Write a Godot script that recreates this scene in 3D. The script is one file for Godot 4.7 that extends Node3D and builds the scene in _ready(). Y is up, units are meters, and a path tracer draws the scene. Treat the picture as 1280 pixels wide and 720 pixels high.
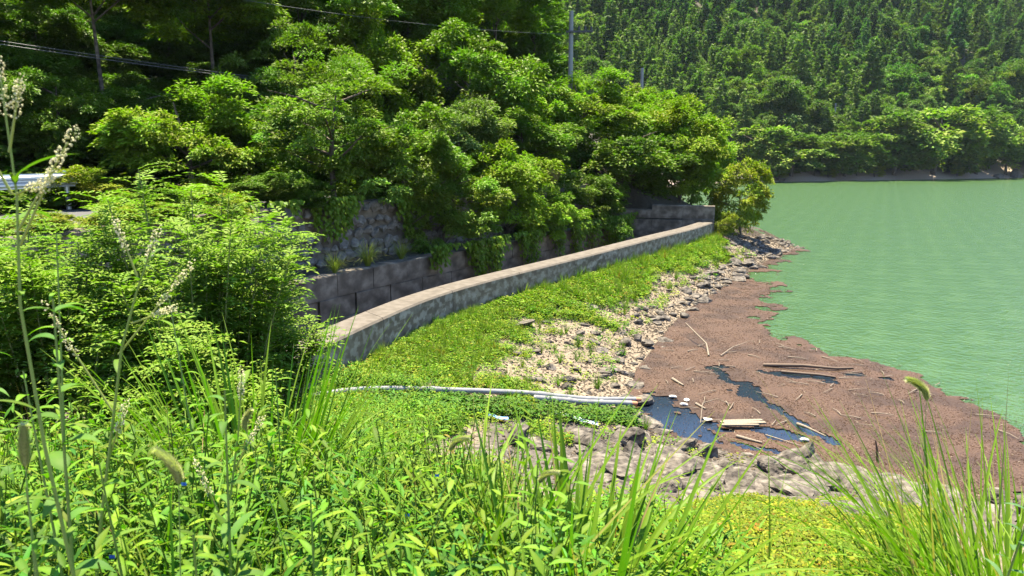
extends Node3D
# A reservoir shore below a wooded hillside: spillway wall, gravel bank, floating debris, weeds in the foreground.

const EYE := 4.2
const PARAPET := [[-9.5, -5.6], [-6.0, -6.6], [-4.1, -7.9], [-3.15, -9.2], [-2.84, -10.29], [-2.32, -12.07], [-1.70, -13.90], [-0.95, -15.44], [0.2, -17.3], [1.22, -18.85], [2.45, -20.75], [5.17, -25.06], [6.76, -27.5], [8.16, -30.02]]
const SHORE := [[20.0, -4.5], [6.84, -7.68], [5.98, -8.15], [5.49, -8.44], [5.00, -8.74], [4.60, -9.05], [4.20, -9.34], [3.70, -9.58], [3.55, -9.83], [3.23, -9.83], [3.06, -10.23], [2.73, -10.42], [2.42, -10.48], [2.20, -10.77], [1.94, -11.47], [2.21, -12.62], [2.66, -14.22], [3.17, -15.50], [3.89, -17.50], [5.03, -20.06], [6.43, -22.47], [8.12, -25.52], [10.53, -29.49], [12.75, -32.77], [14.00, -41.64], [12.5, -50.0], [12.0, -62.0], [16.0, -85.0], [30.0, -104.0], [36.0, -107.0], [60.0, -116.0], [87.0, -126.0], [150.0, -142.0], [260.0, -160.0]]
const CREST := [[-2.75, 0.9, -9.0], [-2.4, 1.7, -5.5], [-1.3, 2.4, -2.7], [0.2, 2.5, -2.0], [8.0, 2.5, -2.0], [22.0, 2.5, -2.0]]
const BACK := [[8.2, 0.85, -30.0], [9.6, 0.9, -33.5], [10.2, 1.0, -40.0], [9.0, 1.2, -50.0], [9.0, 1.2, -62.0], [13.0, 1.2, -85.0], [26.0, 1.2, -107.0]]
const MUD := [[13.0, -32.8], [11.1, -29.6], [8.2, -24.2], [8.2, -22.47], [7.4, -20.06], [6.0, -16.93], [6.4, -15.83], [6.7, -15.11], [7.2, -14.62], [7.65, -14.28], [7.9, -13.68], [7.85, -12.40], [7.6, -11.0], [7.3, -9.4], [6.4, -8.1]]
const TX0 := -16.0
const TZ0 := -56.0
const STEP := 0.25
const NX := 161
const NZ := 241

var rng := RandomNumberGenerator.new()
var noise := FastNoiseLite.new()
var used := {}
var grid := PackedFloat32Array()
var shore_d := PackedFloat32Array()
var wall_d := PackedFloat32Array()
var M := {}
var leaf_mat: StandardMaterial3D
var leaf_mat_gloss: StandardMaterial3D
var bark: StandardMaterial3D
var rocks: Array = []


# ---------------------------------------------------------------- mesh builder
class MB:
	var v := PackedVector3Array()
	var n := PackedVector3Array()
	var c := PackedColorArray()
	var t := PackedInt32Array()

	func tri(a: Vector3, b: Vector3, d: Vector3, col := Color.WHITE) -> void:
		var k := v.size()
		var m := (d - a).cross(b - a).normalized()
		v.append(a); v.append(b); v.append(d)
		n.append(m); n.append(m); n.append(m)
		c.append(col); c.append(col); c.append(col)
		t.append(k); t.append(k + 1); t.append(k + 2)

	func quad(a: Vector3, b: Vector3, d: Vector3, e: Vector3, col := Color.WHITE) -> void:
		tri(a, b, d, col)
		tri(a, d, e, col)

	# flat little leaf, folded along its midrib
	func leaf(p: Vector3, dir: Vector3, up: Vector3, l: float, w: float, col: Color) -> void:
		var side := dir.cross(up).normalized()
		var nn := side.cross(dir).normalized()
		var k := v.size()
		var mid := p + dir * (l * 0.45) + nn * (w * 0.2)
		v.append(p); v.append(mid - side * (w * 0.5)); v.append(p + dir * l - nn * (l * 0.08)); v.append(mid + side * (w * 0.5))
		n.append(nn); n.append((nn - side * 0.35).normalized()); n.append((nn + dir * 0.2).normalized()); n.append((nn + side * 0.35).normalized())
		for i in 4:
			c.append(col)
		t.append(k); t.append(k + 1); t.append(k + 2); t.append(k); t.append(k + 2); t.append(k + 3)

	# larger leaf or grass blade: an arched, folded strip. profile: 0 = lanceolate, 1 = blade, 2 = broad
	func strip(p: Vector3, dir: Vector3, up: Vector3, l: float, w: float, droop: float, seg: int, profile: int, fold: float, col: Color, twist := 0.0) -> void:
		var d := dir.normalized()
		var side := d.cross(up).normalized()
		var at := p
		var k0 := v.size()
		for i in seg + 1:
			var s := float(i) / seg
			var ww := w * 0.5
			if profile == 0:
				ww *= sin(PI * pow(s, 0.8)) * 0.95 + 0.05 * (1.0 - s)
			elif profile == 1:
				ww *= (0.55 + 0.45 * minf(1.0, s * 4.0)) * (1.0 if s < 0.35 else pow(maxf(0.0, (1.0 - s) / 0.65), 0.75))
			else:
				ww *= sin(PI * pow(s, 0.62))
			ww = maxf(ww, 0.0004)
			var sd := side.rotated(d, twist * s)
			var nn := sd.cross(d).normalized()
			v.append(at - sd * ww + nn * (ww * fold)); v.append(at); v.append(at + sd * ww + nn * (ww * fold))
			n.append((nn + sd * fold).normalized()); n.append(nn); n.append((nn - sd * fold).normalized())
			var e := col.lerp(Color(col.r * 1.25, col.g * 1.12, col.b), 0.4 * s)
			c.append(e); c.append(Color(e.r * 1.2, e.g * 1.1, e.b * 1.1)); c.append(e)
			at += d * (l / seg)
			d = (d + Vector3.DOWN * (droop / seg)).normalized()
		for i in seg:
			var k := k0 + i * 3
			for q in 2:
				var a := k + q
				t.append(a); t.append(a + 3); t.append(a + 1)
				t.append(a + 1); t.append(a + 3); t.append(a + 4)

	func tube(pts: Array, radii: Array, sides: int, col: Color) -> void:
		var k0 := v.size()
		for i in pts.size():
			var d: Vector3 = (pts[mini(i + 1, pts.size() - 1)] - pts[maxi(i - 1, 0)]).normalized()
			var a := d.cross(Vector3(0.31, 0.2, 0.93)).normalized()
			var b := d.cross(a)
			for j in sides:
				var an := TAU * j / sides
				var o: Vector3 = a * cos(an) + b * sin(an)
				v.append(pts[i] + o * radii[i]); n.append(o); c.append(col)
		for i in pts.size() - 1:
			for j in sides:
				var p := k0 + i * sides + j
				var q := k0 + i * sides + (j + 1) % sides
				t.append(p); t.append(p + sides); t.append(q)
				t.append(q); t.append(p + sides); t.append(q + sides)
		for e in [0, pts.size() - 1]:
			var k := v.size()
			v.append(pts[e]); n.append((pts[e] - pts[1 if e == 0 else e - 1]).normalized()); c.append(col)
			for j in sides:
				t.append(k); t.append(k0 + e * sides + j); t.append(k0 + e * sides + (j + 1) % sides)

	func box(o: Vector3, x: Vector3, y: Vector3, z: Vector3, col := Color.WHITE) -> void:
		# o is a corner; x, y, z are edges
		var p := [o, o + x, o + x + y, o + y, o + z, o + x + z, o + x + y + z, o + y + z]
		for f in [[0, 3, 2, 1], [4, 5, 6, 7], [0, 4, 7, 3], [1, 2, 6, 5], [0, 1, 5, 4], [3, 7, 6, 2]]:
			var a: Vector3 = p[f[0]]; var b: Vector3 = p[f[1]]; var d: Vector3 = p[f[2]]; var e: Vector3 = p[f[3]]
			var mid := o + (x + y + z) * 0.5
			if (d - a).cross(b - a).dot(a - mid) > 0.0:
				quad(a, b, d, e, col)
			else:
				quad(a, e, d, b, col)

	func mesh(m: Material) -> ArrayMesh:
		var out := ArrayMesh.new()
		var arr := []
		arr.resize(Mesh.ARRAY_MAX)
		arr[Mesh.ARRAY_VERTEX] = v
		arr[Mesh.ARRAY_NORMAL] = n
		arr[Mesh.ARRAY_COLOR] = c
		arr[Mesh.ARRAY_INDEX] = t
		out.add_surface_from_arrays(Mesh.PRIMITIVE_TRIANGLES, arr)
		out.surface_set_material(0, m)
		return out


# ---------------------------------------------------------------- naming
func numbered(called: String) -> String:
	used[called] = used.get(called, -1) + 1
	return called if used[called] == 0 else "%s_%03d" % [called, used[called]]

func put(called: String, mesh: Mesh, parent: Node3D) -> MeshInstance3D:
	var o := MeshInstance3D.new()
	o.name = called
	o.mesh = mesh
	parent.add_child(o, true)
	return o

func tag(o: Node3D, label: String, category: String, group := "") -> void:
	o.set_meta("label", label)
	o.set_meta("category", category)
	if group:
		o.set_meta("group", group)

func thing(called: String, label: String, category: String, at := Vector3.ZERO, group := "") -> Node3D:
	var o := Node3D.new()
	o.name = numbered(called)
	add_child(o)
	o.position = at
	o.set_meta("kind", "thing")
	tag(o, label, category, group)
	return o

func structure(called: String, mesh: Mesh) -> MeshInstance3D:
	var o := put(numbered(called), mesh, self)
	o.set_meta("kind", "structure")
	return o

func scatter(called: String, mesh: Mesh, places: Array, label: String, category: String, parent: Node3D = null, tints: Array = []) -> MultiMeshInstance3D:
	var mm := MultiMesh.new()
	mm.transform_format = MultiMesh.TRANSFORM_3D
	var own := tints.duplicate()
	if own.is_empty() and (category in ["weeds", "grass", "ground cover", "undergrowth", "wood"]):
		for i in places.size():
			var g := rng.randf_range(0.55, 1.12)
			var dry := rng.randf() < 0.02 and category != "wood"
			own.append(Color(1.2, 0.6, 1.2) if dry else Color(g * rng.randf_range(0.72, 1.12), g, g * rng.randf_range(0.8, 1.4)))
	mm.use_colors = own.size() > 0
	mm.mesh = mesh
	mm.instance_count = places.size()
	for i in places.size():
		mm.set_instance_transform(i, places[i])
		if own.size() > 0:
			mm.set_instance_color(i, own[i])
	var o := MultiMeshInstance3D.new()
	o.multimesh = mm
	if parent == null:
		o.name = numbered(called)
		add_child(o)
		tag(o, label, category)
	else:
		o.name = called
		parent.add_child(o, true)
	o.set_meta("kind", "stuff")
	return o


# ---------------------------------------------------------------- materials
func noise_tex(freq: float, sd: int, stops: Array, colors: Array, octaves := 5, size := 512, kind := FastNoiseLite.TYPE_SIMPLEX_SMOOTH) -> NoiseTexture2D:
	var f := FastNoiseLite.new()
	f.seed = sd
	f.noise_type = kind
	f.frequency = freq
	f.fractal_octaves = octaves
	var t := NoiseTexture2D.new()
	t.width = size
	t.height = size
	t.seamless = true
	t.noise = f
	var g := Gradient.new()
	g.offsets = PackedFloat32Array(stops)
	var cs := PackedColorArray()
	for c in colors:
		cs.append(c.linear_to_srgb())
	g.colors = cs
	t.color_ramp = g
	return t

func height_tex(freq: float, sd: int, octaves := 5, kind := FastNoiseLite.TYPE_SIMPLEX_SMOOTH) -> NoiseTexture2D:
	return noise_tex(freq, sd, [0.0, 1.0], [Color.BLACK, Color.WHITE], octaves, 512, kind)

func surface(tex: Texture2D, scale: float, rough: float, bump: Texture2D, bump_cm: float, vcol := false) -> StandardMaterial3D:
	var m := StandardMaterial3D.new()
	m.albedo_texture = tex
	m.roughness = rough
	m.uv1_triplanar = true
	m.uv1_world_triplanar = true
	m.uv1_scale = Vector3.ONE * scale
	m.vertex_color_use_as_albedo = vcol
	if bump:
		m.heightmap_enabled = true
		m.heightmap_texture = bump
		m.heightmap_scale = bump_cm
	return m

func plain(col: Color, rough: float, vcol := false) -> StandardMaterial3D:
	var m := StandardMaterial3D.new()
	m.albedo_color = col.linear_to_srgb()
	m.roughness = rough
	m.vertex_color_use_as_albedo = vcol
	return m

func foliage(rough: float, back: Color) -> StandardMaterial3D:
	var m := plain(Color.WHITE, rough, true)
	m.cull_mode = BaseMaterial3D.CULL_DISABLED
	m.metallic_specular = 0.22
	m.backlight_enabled = true
	m.backlight = back
	return m

func g1(v: float) -> Color:
	return Color(v, v, v)

func materials() -> void:
	leaf_mat = foliage(0.55, Color(0.75, 0.9, 0.35))
	leaf_mat_gloss = foliage(0.46, Color(0.7, 0.85, 0.3))
	var grain := height_tex(0.02, 11, 6)
	bark = surface(noise_tex(0.012, 3, [0.2, 0.5, 0.8], [Color(0.035, 0.027, 0.02), Color(0.08, 0.06, 0.043), Color(0.14, 0.115, 0.085)]), 0.8, 0.95, grain, 1.0)
	M.ground = surface(noise_tex(0.03, 5, [0.25, 0.5, 0.75], [g1(0.45), g1(0.75), g1(1.0)], 6), 0.55, 0.95, height_tex(0.05, 8, 6), 3.0, true)
	M.rock = surface(noise_tex(0.012, 21, [0.25, 0.45, 0.6, 0.8], [Color(0.03, 0.024, 0.019), Color(0.08, 0.068, 0.055), Color(0.118, 0.102, 0.084), Color(0.19, 0.168, 0.142)], 6), 0.9, 0.92, grain, 4.0, true)
	M.stone = surface(noise_tex(0.015, 25, [0.25, 0.5, 0.8], [Color(0.075, 0.067, 0.056), Color(0.14, 0.13, 0.112), Color(0.24, 0.225, 0.2)], 6), 0.8, 0.9, grain, 1.2, true)
	M.parapet_top = surface(noise_tex(0.02, 31, [0.2, 0.5, 0.8], [Color(0.075, 0.062, 0.047), Color(0.095, 0.08, 0.062), Color(0.115, 0.098, 0.079)], 6), 0.35, 0.95, null, 0.0)
	M.parapet = surface(noise_tex(0.013, 33, [0.0, 0.44, 0.5, 0.54, 0.6, 1.0], [Color(0.075, 0.056, 0.037), Color(0.12, 0.095, 0.064), Color(0.14, 0.113, 0.077), Color(0.205, 0.178, 0.132), Color(0.23, 0.203, 0.157), Color(0.28, 0.252, 0.2)], 6), 0.6, 0.92, grain, 0.5)
	M.parapet_dark = surface(noise_tex(0.013, 34, [0.0, 0.5, 0.56, 0.62, 0.66, 1.0], [Color(0.06, 0.047, 0.033), Color(0.11, 0.088, 0.062), Color(0.13, 0.105, 0.075), Color(0.2, 0.175, 0.135), Color(0.25, 0.225, 0.185), Color(0.3, 0.275, 0.23)], 6), 0.6, 0.92, grain, 0.5)
	M.old_concrete = surface(noise_tex(0.009, 35, [0.2, 0.45, 0.6, 0.8], [Color(0.04, 0.032, 0.022), Color(0.08, 0.066, 0.046), Color(0.115, 0.097, 0.071), Color(0.18, 0.158, 0.12)], 6), 0.45, 0.92, grain, 0.5)
	M.asphalt = surface(noise_tex(0.05, 37, [0.2, 0.8], [g1(0.04), g1(0.08)], 4), 1.0, 0.9, grain, 0.2)
	M.steel = plain(Color(0.55, 0.58, 0.6), 0.4)
	M.steel.metallic = 0.6
	M.pole = plain(Color(0.2, 0.2, 0.195), 0.8)
	M.black = plain(Color(0.03, 0.03, 0.03), 0.6)
	M.cable = plain(Color(0.07, 0.07, 0.07), 0.5)
	M.pvc = surface(noise_tex(0.02, 41, [0.2, 0.7], [Color(0.15, 0.15, 0.148), Color(0.24, 0.24, 0.235)], 5), 0.6, 0.35, null, 0.0)
	M.clay = plain(Color(0.42, 0.17, 0.08), 0.7)
	M.tarp_blue = plain(Color(0.12, 0.25, 0.5), 0.5)
	M.tarp_pale = plain(Color(0.45, 0.5, 0.56), 0.5)
	M.wood = surface(noise_tex(0.03, 43, [0.2, 0.8], [Color(0.11, 0.085, 0.06), Color(0.25, 0.21, 0.16)], 5), 3.0, 0.85, null, 0.0)
	M.wood_dark = plain(Color(0.09, 0.06, 0.04), 0.8)
	M.foam = plain(Color(0.4, 0.4, 0.38), 0.6)
	M.chips = plain(Color.WHITE, 0.85, true)
	M.chips.metallic_specular = 0.2
	M.mat = surface(noise_tex(0.09, 45, [0.2, 0.45, 0.6, 0.85], [Color(0.043, 0.022, 0.012), Color(0.06, 0.033, 0.018), Color(0.073, 0.042, 0.025), Color(0.098, 0.061, 0.038)], 5, 1024), 0.22, 0.6, height_tex(0.12, 47, 5), 0.25)
	var drift_tex := noise_tex(0.006, 49, [0.3, 0.5, 0.7], [g1(0.62), g1(0.9), g1(1.0)], 4)
	M.mat.detail_enabled = true
	M.mat.detail_albedo = drift_tex
	M.mat.detail_blend_mode = BaseMaterial3D.BLEND_MODE_MUL
	M.mat.metallic_specular = 0.35
	M.mat.roughness = 0.5
	var w := StandardMaterial3D.new()
	w.albedo_texture = noise_tex(0.004, 53, [0.3, 0.7], [Color(0.039, 0.084, 0.024), Color(0.05, 0.1, 0.033)], 3)
	w.roughness = 0.2
	w.uv1_triplanar = true
	w.uv1_world_triplanar = true
	w.uv1_scale = Vector3(0.42, 0.42, 0.42)
	w.normal_enabled = true
	w.normal_scale = 1.1
	var nt := height_tex(0.022, 51, 5)
	nt.as_normal_map = true
	nt.bump_strength = 6.0
	w.normal_texture = nt
	M.water = w
	var dw := StandardMaterial3D.new()
	dw.albedo_color = Color(0.009, 0.015, 0.026).linear_to_srgb()
	dw.roughness = 0.1
	M.dark_water = dw


# ---------------------------------------------------------------- terrain
func seg_near(p: Vector2, a: Vector2, b: Vector2) -> Vector2:
	var ab := b - a
	return a + ab * clampf((p - a).dot(ab) / ab.length_squared(), 0.0, 1.0)

func near_line(p: Vector2, line: Array, zi: int) -> Array:
	# [distance, side (positive to the right of travel), height, index]
	var best := 1e9
	var out := [1e9, 1.0, 0.0, 0]
	for i in line.size() - 1:
		var a := Vector2(line[i][0], line[i][zi])
		var b := Vector2(line[i + 1][0], line[i + 1][zi])
		var q := seg_near(p, a, b)
		var d := p.distance_squared_to(q)
		if d < best - 1e-9:
			best = d
			var s := (b - a).cross(p - a)
			var h := 0.0
			if zi == 2:
				h = lerpf(line[i][1], line[i + 1][1], (q - a).length() / (b - a).length())
			out = [sqrt(d), s, h, i]
	return out

func profile(s: float) -> float:
	if s < 0.5: return 0.6
	if s < 3.65: return 0.1
	if s < 4.8: return 1.42
	if s < 9.0: return 2.86
	return 2.86 + (s - 9.0) * 0.42

func raw_height(x: float, z: float) -> Array:
	var p := Vector2(x, z)
	var sh := near_line(p, SHORE, 1)
	var b: float = sh[0]
	# SHORE runs with the land on its left hand as z falls: side < 0 is land
	var land: bool = sh[1] < 0.0
	var w := near_line(p, PARAPET, 1)
	if not land:
		return [-minf(0.35 * b, 2.0), -b, w[0]]
	if z < -95.0 and x > 12.0 and sh[3] >= 28:
		return [minf(0.9, b * 0.4) + maxf(0.0, b - 3.0) * 0.62, b, 99.0]
	var bk := near_line(p, BACK, 2)
	var cr := near_line(p, CREST, 2)
	var last: bool = w[3] == PARAPET.size() - 2
	var beyond: bool = last and (p - Vector2(8.16, -30.02)).dot(Vector2(1.4, -2.52)) > 0.0
	if beyond or bk[0] < w[0]:
		if bk[1] < 0.0:
			return [minf(bk[2] + bk[0] * 0.5, 30.0 + bk[0] * 0.1), b, 99.0]
		return [bk[2] * b / (b + bk[0] + 0.001), b, 99.0]
	# left of the spillway wall (side < 0 when walking from the near end to the far end)
	if w[1] < 0.0:
		return [profile(w[0]), b, -w[0]]
	if cr[1] > 0.0 and cr[0] < 30.0 and (z > -9.0):
		return [cr[2] + minf(cr[0] * 0.05, 0.15), b, w[0]]
	var a: float = w[0]
	var hh := 0.85
	if cr[0] < a:
		a = cr[0]
		hh = cr[2]
	return [hh * b / (a + b + 0.001), b, w[0]]

func build_grid() -> void:
	grid.resize(NX * NZ)
	shore_d.resize(NX * NZ)
	wall_d.resize(NX * NZ)
	for j in NZ:
		for i in NX:
			var r := raw_height(TX0 + i * STEP, TZ0 + j * STEP)
			grid[j * NX + i] = r[0]
			shore_d[j * NX + i] = r[1]
			wall_d[j * NX + i] = r[2]
	for pass_i in 2:
		var g2 := grid.duplicate()
		for j in range(1, NZ - 1):
			for i in range(1, NX - 1):
				var k := j * NX + i
				if wall_d[k] > -0.6 or wall_d[k] < -9.5 or wall_d[k] > 90.0:
					if wall_d[k] < 0.0 and wall_d[k] > -4.0 or (wall_d[k] < 0.4 and wall_d[k] > -0.6):
						continue
					g2[k] = (grid[k] * 2.0 + grid[k - 1] + grid[k + 1] + grid[k - NX] + grid[k + NX]) / 6.0
		grid = g2
	for j in NZ:
		for i in NX:
			var k := j * NX + i
			var x := TX0 + i * STEP
			var z := TZ0 + j * STEP
			var amp := 0.06
			if wall_d[k] < -9.0 or wall_d[k] > 90.0: amp = 0.3
			if shore_d[k] < 0.3: amp = 0.02
			grid[k] += noise.get_noise_2d(x * 9.0, z * 9.0) * amp

func gh(x: float, z: float) -> float:
	var fx := (x - TX0) / STEP
	var fz := (z - TZ0) / STEP
	if fx < 0.0 or fz < 0.0 or fx >= NX - 1 or fz >= NZ - 1:
		return raw_height(x, z)[0]
	var i := int(fx)
	var j := int(fz)
	fx -= i
	fz -= j
	var k := j * NX + i
	return lerpf(lerpf(grid[k], grid[k + 1], fx), lerpf(grid[k + NX], grid[k + NX + 1], fx), fz)

func field(a: PackedFloat32Array, x: float, z: float) -> float:
	var i := clampi(int((x - TX0) / STEP + 0.5), 0, NX - 1)
	var j := clampi(int((z - TZ0) / STEP + 0.5), 0, NZ - 1)
	return a[j * NX + i]

var no_skip := func(_a: Vector3, _b: Vector3) -> bool: return false

func sheet(xs: int, zs: int, pos: PackedVector3Array, col: PackedColorArray, skip) -> MB:
	var mb := MB.new()
	mb.v = pos
	mb.c = col
	mb.n.resize(pos.size())
	for j in zs:
		for i in xs:
			var k := j * xs + i
			var l := pos[k - 1] if i > 0 else pos[k]
			var r := pos[k + 1] if i < xs - 1 else pos[k]
			var u := pos[k - xs] if j > 0 else pos[k]
			var d := pos[k + xs] if j < zs - 1 else pos[k]
			mb.n[k] = (d - u).cross(r - l).normalized()
	for j in zs - 1:
		for i in xs - 1:
			var k := j * xs + i
			if skip.call(pos[k], pos[k + xs + 1]):
				continue
			mb.t.append(k); mb.t.append(k + 1); mb.t.append(k + xs)
			mb.t.append(k + 1); mb.t.append(k + xs + 1); mb.t.append(k + xs)
	return mb

func terrain() -> void:
	build_grid()
	var pos := PackedVector3Array()
	var col := PackedColorArray()
	for j in NZ:
		for i in NX:
			var k := j * NX + i
			var x := TX0 + i * STEP
			var z := TZ0 + j * STEP
			pos.append(Vector3(x, grid[k], z))
			var nn := noise.get_noise_2d(x * 22.0, z * 22.0) * 0.5 + 0.5
			var c := Color(0.27, 0.215, 0.148).lerp(Color(0.195, 0.152, 0.105), nn)
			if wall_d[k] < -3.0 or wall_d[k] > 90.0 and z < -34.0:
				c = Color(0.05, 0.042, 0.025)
			elif wall_d[k] < 0.0:
				c = Color(0.14, 0.12, 0.09)
			elif z > -9.5 and x < 0.0 or z > -6.2:
				c = Color(0.13, 0.11, 0.07).lerp(Color(0.22, 0.18, 0.12), nn)
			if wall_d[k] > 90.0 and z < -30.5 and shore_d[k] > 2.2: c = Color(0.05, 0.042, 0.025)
			if z > -10.6 and x > -0.4 and shore_d[k] < 4.0: c = Color(0.1, 0.085, 0.068)
			if shore_d[k] < 0.0:
				c = Color(0.13, 0.085, 0.055)
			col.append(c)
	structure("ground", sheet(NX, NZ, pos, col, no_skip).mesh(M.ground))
	pos = PackedVector3Array()
	col = PackedColorArray()
	var xs := 86
	var zs := 78
	for j in zs:
		for i in xs:
			var x := -96.0 + i * 4.0
			var z := -300.0 + j * 4.0
			var h: float = raw_height(x, z)[0]
			if z < -110.0: h += noise.get_noise_2d(x * 0.9, z * 0.9) * minf(9.0, maxf(0.0, h - 2.0))
			var inside := x > TX0 - 0.1 and x < TX0 + 40.1 and z > TZ0 - 0.1 and z < TZ0 + 60.1
			pos.append(Vector3(x, h - (0.15 if inside else 0.0), z))
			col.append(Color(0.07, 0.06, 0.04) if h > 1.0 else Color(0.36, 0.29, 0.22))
	var skip := func(a: Vector3, b: Vector3) -> bool: return a.x > TX0 + 0.1 and b.x < TX0 + 39.9 and a.z > TZ0 + 0.1 and b.z < TZ0 + 59.9
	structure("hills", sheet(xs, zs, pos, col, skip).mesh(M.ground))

func hill_y(x: float, z: float) -> float:
	var h: float = raw_height(x, z)[0]
	if z < -110.0: h += noise.get_noise_2d(x * 0.9, z * 0.9) * minf(9.0, maxf(0.0, h - 2.0))
	return h

func water() -> void:
	var mb := MB.new()
	mb.quad(Vector3(-14, 0, -170), Vector3(290, 0, -170), Vector3(290, 0, 2), Vector3(-14, 0, 2))
	structure("water", mb.mesh(M.water))


# ---------------------------------------------------------------- walls
func offset_point(i: int, s: float) -> Vector3:
	# the parapet polyline moved s metres to the left (towards the hillside)
	var a := Vector2(PARAPET[maxi(i - 1, 0)][0], PARAPET[maxi(i - 1, 0)][1])
	var b := Vector2(PARAPET[mini(i + 1, PARAPET.size() - 1)][0], PARAPET[mini(i + 1, PARAPET.size() - 1)][1])
	var d := (b - a).normalized()
	var nrm := Vector2(d.y, -d.x)
	return Vector3(PARAPET[i][0] + nrm.x * s, 0.0, PARAPET[i][1] + nrm.y * s)

func path_at(s: float, step: float, count := 0) -> Array:
	var c := Curve3D.new()
	for i in PARAPET.size():
		var t := (offset_point(mini(i + 1, PARAPET.size() - 1), s) - offset_point(maxi(i - 1, 0), s)) * 0.16
		c.add_point(offset_point(i, s), -t, t)
	var out := []
	var l := c.get_baked_length()
	var k := int(l / step) if count == 0 else count
	for i in k + 1:
		out.append(c.sample_baked(l * i / k, true))
	return out

func slab(mb: MB, f0: Vector3, f1: Vector3, k0: Vector3, k1: Vector3, y0: float, y1: float, bev: float, top: MB = null) -> void:
	# a piece of wall: front edge f0-f1, back edge k0-k1, with bevelled top edges
	var up := Vector3.UP
	var b0 := (k0 - f0).normalized() * bev
	var b1 := (k1 - f1).normalized() * bev
	var tp := mb if top == null else top
	var yb := y1 - bev
	mb.quad(f0 + up * y0, f0 + up * yb, f1 + up * yb, f1 + up * y0)
	tp.quad(f0 + up * yb, f0 + b0 + up * y1, f1 + b1 + up * y1, f1 + up * yb)
	tp.quad(f0 + b0 + up * y1, k0 - b0 + up * y1, k1 - b1 + up * y1, f1 + b1 + up * y1)
	tp.quad(k0 - b0 + up * y1, k0 + up * yb, k1 + up * yb, k1 - b1 + up * y1)
	mb.quad(k0 + up * yb, k0 + up * y0, k1 + up * y0, k1 + up * yb)
	mb.quad(f0 + up * y0, k0 + up * y0, k0 + up * yb, f0 + up * yb)
	mb.quad(f1 + up * y0, f1 + up * yb, k1 + up * yb, k1 + up * y0)

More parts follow.
